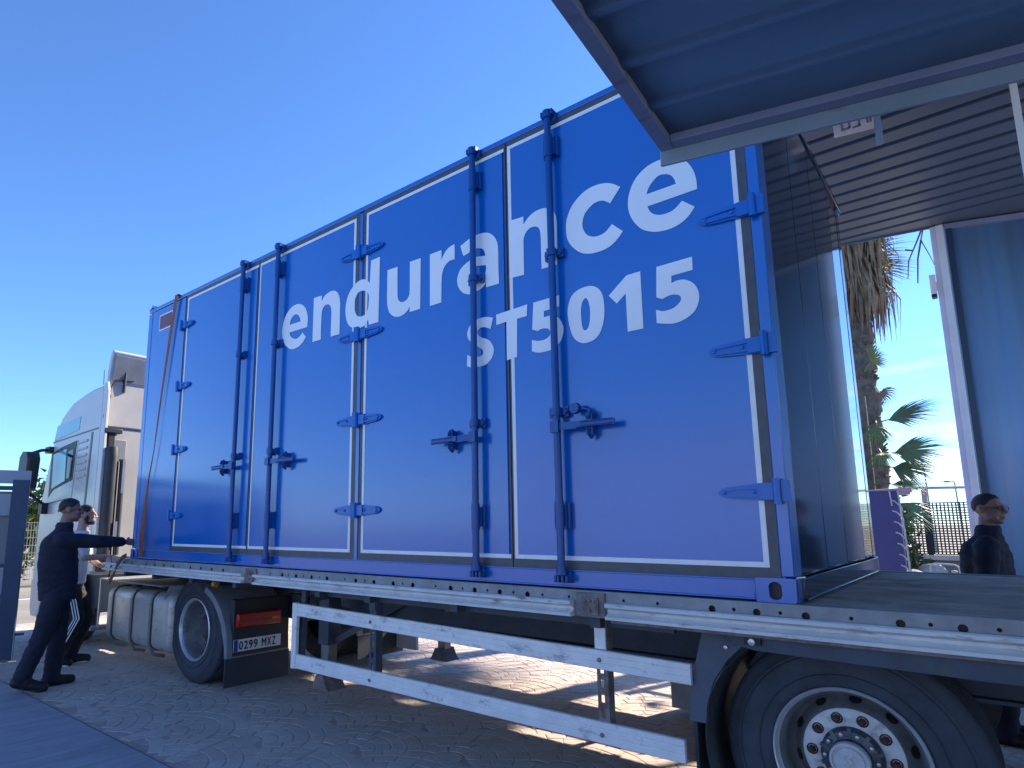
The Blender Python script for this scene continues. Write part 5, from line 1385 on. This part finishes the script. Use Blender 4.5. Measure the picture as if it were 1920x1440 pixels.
q = MB(); q.box(-.068, -.008, 8.02, 8.10, .3, 2.05); q.build('fence_post', 'lattice_dark', fc)
q = MB(); q.box(-.062, -.012, 8.0, 8.02, 1.84, 2.06); q.build('post_cap', 'rail_pink', fc)
q = MB(); q.tube([(-1.9, 8.05, 1.99), (-.038, 8.05, 2.05), (1.6, 8.05, 2.01)], .020, 8); q.build('top_rail', 'rail_pink', fc)
# flat bar and hoop
q = MB(); q.bar((-1.2, 5.6, 1.88), (.02, 5.6, 1.925), .05, .05); q.bar((-.6, 5.62, 1.86), (.0, 5.62, 1.885), .04, .03); o = q.build('timber_rail', 'rail_pink', bevel=.005); tag(o, 'pale pink timber rail across the top of the purple tarpaulin', 'rail')
o = thing('hoop_rail', 'pale tubular hoop rail standing in front of the low grey wall', 'rail', (.2, 6.0, 0))
q = MB(); q.tube([(.065, 6, 0), (.075, 6, 1.06), (.09, 6, 1.09), (.12, 6, 1.098), (.29, 6, 1.09), (.325, 6, 1.07), (.335, 6, 1.03), (.34, 6, 0)], .010, 8); q.build('tube', 'rope_white', o, smooth=50)
q = MB(); ball(q, (.285, 6, 1.015), (.03, .02, .016), None, 8); q.build('clip', 'rope_white', o, smooth=60)
for i, (x, y, z, a, lab) in enumerate(((-.13, 6.6, .92, .14, 'pale rounded boulder, left of the pair by the hoop rail'), (.02, 6.9, .98, .13, 'pale rounded boulder closest to the hoop rail'))):
    q = MB(); ball(q, (x, y, z - .05), (a * 1.3, a, .12), None, 16); q.box(x - .2, x + .2, y - .12, y + .12, 0, z - .09)
    o = q.build('boulder', 'rock', smooth=60)
    for v in o.data.vertices:
        v.co += Vector((1, 1, 1)) * .02 * noise.noise(v.co * 9)
    tag(o, lab, 'rock')
# street lamps
for x, y, zt, lab in ((-2.02, 40, 4.62, 'grey street lamp with arm, taller one further left beyond the fence'), (-.78, 40, 3.78, 'grey street lamp with arm, shorter one by the jamb')):
    o = thing('street_lamp', lab, 'street lamp', (x, y, 0), 'street lamps beyond the fence')
    q = MB(); q.tube([(x + .10, y, 0), (x + .0, y, zt - .06), (x - .04, y, zt), (x - .22, y, zt + .02)], [.05, .035, .03, .025], 8); q.build('pole', 'wire_grey', o)
    q = MB(); ball(q, (x - .32, y, zt + .0), (.17, .08, .06), None, 10); q.build('lamp_head', 'wire_grey', o, smooth=60)

# steel gate leaf at the left edge
lf = thing('gate_leaf', 'blue framed metal gate leaf with grey panels at the left picture edge', 'gate', (-8.4, -1.4, 0))
g0 = Vector((-8.30, -.665, 0)); gv = Vector((-.42, -1.0, 0)).normalized(); nrm = Vector((-gv.y, gv.x, 0))
def gl_bar(a0, z0, a1, z1, w, h, name, m, off=0.0):
    q = MB(); q.bar(g0 + gv * a0 + nrm * off + Vector((0, 0, z0)), g0 + gv * a1 + nrm * off + Vector((0, 0, z1)), w, h, nrm); return q.build(name, m, lf, bevel=.004)
gl_bar(.03, .02, .03, 2.12, .17, .10, 'stile', 'gate_frame'); gl_bar(3.2, .02, 3.2, 2.12, .08, .07, 'stile', 'gate_frame')
gl_bar(.03, 2.02, 3.2, 2.02, .05, .06, 'rail', 'gate_frame'); gl_bar(.03, 1.10, 3.2, 1.10, .05, .05, 'rail', 'gate_frame'); gl_bar(.03, .16, 3.2, .16, .05, .06, 'rail', 'gate_frame')
gl_bar(.04, .80, .9, .16, .04, .05, 'brace', 'gate_frame', .01)
for z0, z1, m in ((1.13, 1.98, 'gate_panel_dark'), (.2, 1.07, 'gate_panel')):
    q = MB(); q.bar(g0 + gv * .04 + nrm * -.012 + Vector((0, 0, (z0 + z1) / 2)), g0 + gv * 3.18 + nrm * -.012 + Vector((0, 0, (z0 + z1) / 2)), .004, z1 - z0, (0, 0, 1)); q.build('panel', m, lf)
q = MB(); q.bar(g0 + gv * -.06 + Vector((0, 0, 2.155)), g0 + gv * 3.2 + Vector((0, 0, 2.155)), .03, .16, (0, 0, 1)); q.build('top_sheet', 'gate_panel', lf)
q = MB(); q.bar(g0 + gv * .12 + nrm * .03 + Vector((0, 0, 1.82)), g0 + gv * .7 + nrm * .03 + Vector((0, 0, 1.82)), .006, .26, (0, 0, 1)); q.build('notice_board', 'gate_panel', lf)
q = MB(); q.bar(g0 + gv * -.04 + Vector((0, 0, .30)), g0 + gv * -.15 + Vector((0, 0, .30)), .03, .03); q.build('latch', 'gate_frame', lf)

# mesh fence and shrub far left
mf = thing('mesh_fence', 'pale wire mesh fence beyond the yard, seen left of the truck cab', 'fence', (-19, 2.5, 0))
for y in (-1, 1.4, 3.8, 6.2):
    q = MB(); q.box(-19.03, -18.97, y - .03, y + .03, 0, 1.75); q.build('fence_post', 'wire_grey', mf)
q = MB()
for i in range(110): y = -1 + i * .066; q.box(-19.004, -18.996, y - .005, y + .005, .05, 1.7)
for k in range(9): z = .08 + k * .2; q.box(-18.995, -18.985, -1, 6.2, z - .006, z + .006)
q.build('mesh_panel', 'wire_grey', mf, smooth=0)
def leaf_cloud(mb, c, rad, n, size, rnd, flatt=.6):
    for _ in range(n):
        while True:
            v = Vector((rnd.uniform(-1, 1), rnd.uniform(-1, 1), rnd.uniform(-1, 1)))
            if .25 < v.length < 1: break
        bump = 1 + .35 * noise.noise(v * 2.3 + Vector(c))
        p = Vector(c) + Vector((v.x * rad[0], v.y * rad[1], v.z * rad[2])) * bump
        a = Vector((rnd.uniform(-1, 1), rnd.uniform(-1, 1), rnd.uniform(-.5, 1))).normalized(); b = a.orthogonal().normalized()
        s = size * rnd.uniform(.6, 1.3)
        mb.add([p - b * s * .3, p + a * s * .5, p + b * s * .3, p + a * s * 1.2], [(0, 1, 2), (1, 3, 2)] if False else [(0, 2, 3)])
def shrub(name, label, cat, blobs, n, size, m, seed, trunk=None):
    rnd = random.Random(seed); o = thing(name, label, cat, (blobs[0][0][0], blobs[0][0][1], 0))
    q = MB()
    for c, r in blobs: leaf_cloud(q, c, r, n, size, rnd)
    q.build('foliage', m, o, smooth=0, recalc=False, kind='stuff')
    q = MB(); c = blobs[0][0]
    for k in range(5):
        a = 2 * PI * k / 5; q.tube([(c[0], c[1], 0), (c[0] + .15 * math.cos(a), c[1] + .15 * math.sin(a), c[2] * .6), (c[0] + blobs[0][1][0] * .6 * math.cos(a), c[1] + blobs[0][1][1] * .6 * math.sin(a), c[2] * 1.15)], [.06, .04, .015], 6)
    q.build('stem', 'bark', o)
    return o
shrub('shrub', 'yellow-green shrub rising behind the wire mesh fence', 'shrub', [((-20.6, 2.6, 1.3), (.8, 1.2, 1.1)), ((-20.8, 3.5, 1.9), (.7, 1.0, 1.2)), ((-20.5, 1.5, 1.0), (.7, 1.0, .9))], 1500, .16, 'leaf_bush', 5)
shrub('shrub', 'dark green shrub between the laced purple tarpaulin and the lattice fence', 'shrub', [((-.26, 7.0, 1.15), (.18, .3, .75)), ((-.14, 7.2, .75), (.30, .3, .42))], 900, .075, 'leaf_dark', 8)
# palms
def fan_leaf(parent, base, d, up, ln, n, m, seed, droop=.25, spread=1.35):
    rnd = random.Random(seed); base = Vector(base); d = Vector(d).normalized(); s = d.cross(Vector(up)).normalized(); u = s.cross(d)
    q = MB(); hub = base + d * ln * .35
    q.tube([base, base + d * ln * .18 + u * .02, hub], [.014, .011, .008], 6)
    for i in range(n):
        t = (i / (n - 1) - .5) * 2; a = t * spread
        dr = (d * math.cos(a) + s * math.sin(a)).normalized(); L_ = ln * .72 * (1 - .22 * t * t) * rnd.uniform(.88, 1.08)
        sd = dr.cross(u).normalized(); w = ln * .016
        pts = []
        for j, f in enumerate((0, .35, .7, 1.0)):
            p = hub + dr * L_ * f + u * (.05 * L_ * math.sin(f * 2)) - Vector((0, 0, 1)) * (droop * L_ * f ** 2.2) + s * rnd.uniform(-.008, .008)
            pts.append((p, w * (1.0, 1.25, .8, .05)[j]))
        vs = []
        for p, ww in pts: vs += [p - sd * ww - u * ww * .45, p, p + sd * ww - u * ww * .45]
        fs = []
        for j in range(3):
            for e_ in (0, 1): fs.append((3 * j + e_, 3 * j + e_ + 1, 3 * j + e_ + 4, 3 * j + e_ + 3))
        q.add(vs, fs)
    return q.build('frond', m, parent, smooth=0, recalc=False)
pt = thing('palm_tree', 'tall fan palm with shaggy skirt of dead brown fronds behind the container end', 'palm tree', (-.70, 8.6, 0))
q = MB(); pts = []; rs = []
for k in range(60):
    z = k * .115; pts.append((-.69 + .012 * math.sin(k * .7) + z * .004, 8.6, z)); rs.append(.185 + (.022 if k % 2 else 0) + .015 * math.sin(k * 1.3) + .03 * max(0, 1 - z))
q.tube(pts, rs, 18); rnd = random.Random(11)
for k in range(420):       # stubs of cut leaf bases
    z = rnd.uniform(.2, 5.4); a = rnd.uniform(0, 2 * PI); r0 = .175
    p = Vector((-.69 + z * .004 + r0 * math.cos(a), 8.6 + r0 * math.sin(a), z)); o_ = Vector((math.cos(a), math.sin(a), .9)).normalized()
    q.bar(p, p + o_ * rnd.uniform(.04, .09), .05, .02)
q.build('trunk', 'palm_trunk', pt, smooth=0)
q = MB()
for k in range(900):
    a = rnd.uniform(0, 2 * PI); z0 = rnd.uniform(5.4, 6.9); r0 = rnd.uniform(.15, .38); ln = rnd.uniform(.5, 1.25)
    p = Vector((-.66 + r0 * math.cos(a), 8.6 + r0 * math.sin(a), z0)); rad = Vector((math.cos(a), math.sin(a), 0)); tn = Vector((-math.sin(a), math.cos(a), 0))
    out_r = rnd.uniform(.05, .30); w = rnd.uniform(.006, .022)
    m1 = p + rad * out_r - Vector((0, 0, ln * .45)); m2 = p + rad * (out_r * rnd.uniform(.7, 1.25)) - Vector((0, 0, ln)) + tn * rnd.uniform(-.06, .06)
    q.add([p - tn * w, p + tn * w, m1 + tn * w * 1.3, m1 - tn * w * 1.3, m2 + tn * w * .2, m2 - tn * w * .2], [(0, 1, 2, 3), (3, 2, 4, 5)])
q.build('skirt', 'palm_dead', pt, smooth=0, recalc=False, kind='stuff')
for k in range(14):
    a = 2 * PI * k / 14; fan_leaf(pt, (-.62, 8.6, 6.9), (math.cos(a), math.sin(a), .45 + .3 * math.sin(k * 2.1)), (0, 0, 1), 1.5, 16, 'palm_green', 40 + k)
pl = thing('young_palm', 'young fan palm with green fronds fanning right, in front of the tall palm trunk', 'palm tree', (-.62, 7.7, 0))
q = MB(); q.tube([(-.66, 7.7, 0), (-.64, 7.7, 1.2), (-.62, 7.7, 3.4)], [.10, .08, .06], 10); q.build('trunk', 'palm_trunk', pl)
for i, (bz, d, up, ln, m, dr) in enumerate((
        (2.90, (1, -.1, .34), (-.35, -.55, .8), .98, 'palm_green', .16),
        (2.50, (1, -.1, .10), (-.1, -.65, .75), .95, 'palm_green', .16), (2.36, (.95, -.2, -.12), (.15, -.65, .75), .80, 'palm_green', .22),
        (2.10, (1, 0, -.02), (0, -.45, .9), .62, 'palm_green', .16), (1.98, (.8, -.1, -.60), (.4, -.6, .6), .74, 'palm_green', .15),
        (3.75, (.5, -.6, .55), (0, -.9, .4), .52, 'palm_young', .3), (3.35, (.5, -.5, .1), (0, -.8, .5), .5, 'palm_dead', .5), (2.6, (.3, -.8, -.3), (0, -.6, .8), .5, 'palm_young', .4),
        (3.0, (.1, -.9, -.6), (0, -.6, .8), .5, 'palm_young', .4))):
    fan_leaf(pl, (-.62 + .02 * i, 7.62, bz), d, up, ln, 25, m, 100 + i, dr, 1.0)
p2 = thing('palm_tree', 'tall fan palm standing behind the container, only its frond shadow reaching the trailer', 'palm tree', (-1.7, 12.4, 0))
q = MB(); q.tube([(-1.7, 12.4, 0), (-1.68, 12.4, 3.5), (-1.65, 12.4, 7.0)], [.24, .2, .17], 12); q.build('trunk', 'palm_trunk', p2)
for k in range(26):
    a = 2 * PI * k * 5 / 26; fan_leaf(p2, (-1.65, 12.4, 7.0), (math.cos(a), math.sin(a), .35 + .35 * math.sin(k * 2.3)), (0, 0, 1), 1.7, 16, 'palm_green', 70 + k)
# bare twigs
tw = thing('bare_tree', 'bare twiggy branches against the sky beside the jamb lamp', 'tree', (.1, 9.0, 0))
q = MB(); q.tube([(1.6, 9.2, 0), (1.5, 9.1, 3), (1.2, 9.0, 5.2), (.75, 9, 6.6)], [.1, .08, .05, .03], 8); q.build('trunk', 'bark', tw)
q = MB()
for pts in ([(.75, 9, 6.6), (.35, 9, 6.35), (.27, 9, 6.05), (.36, 9, 5.75), (.42, 9, 5.5)], [(.35, 9, 6.35), (.22, 9, 6.05), (.08, 9, 5.75), (.04, 9, 5.45)],
            [(.27, 9, 6.05), (.20, 9, 5.75), (.16, 9, 5.35)], [(.16, 9, 5.9), (.05, 9, 5.95)]): q.tube(pts, [.016 - .003 * i for i in range(len(pts))], 5)
q.build('branch', 'bark', tw)
# warehouse on the near side of the yard (behind the viewer, mirrored faintly in the paint)
wh = thing('warehouse', 'long grey warehouse across the yard behind the viewer', 'building', (-8, -22, 0))
q = MB(); q.box(-16, 26, -30, -20, 0, 5.0); q.build('wall', 'warehouse_wall', wh)
q = MB(); q.box(-16.2, 26.2, -30.2, -19.8, 5.001, 5.25); q.build('roof', 'canopy_frame', wh)
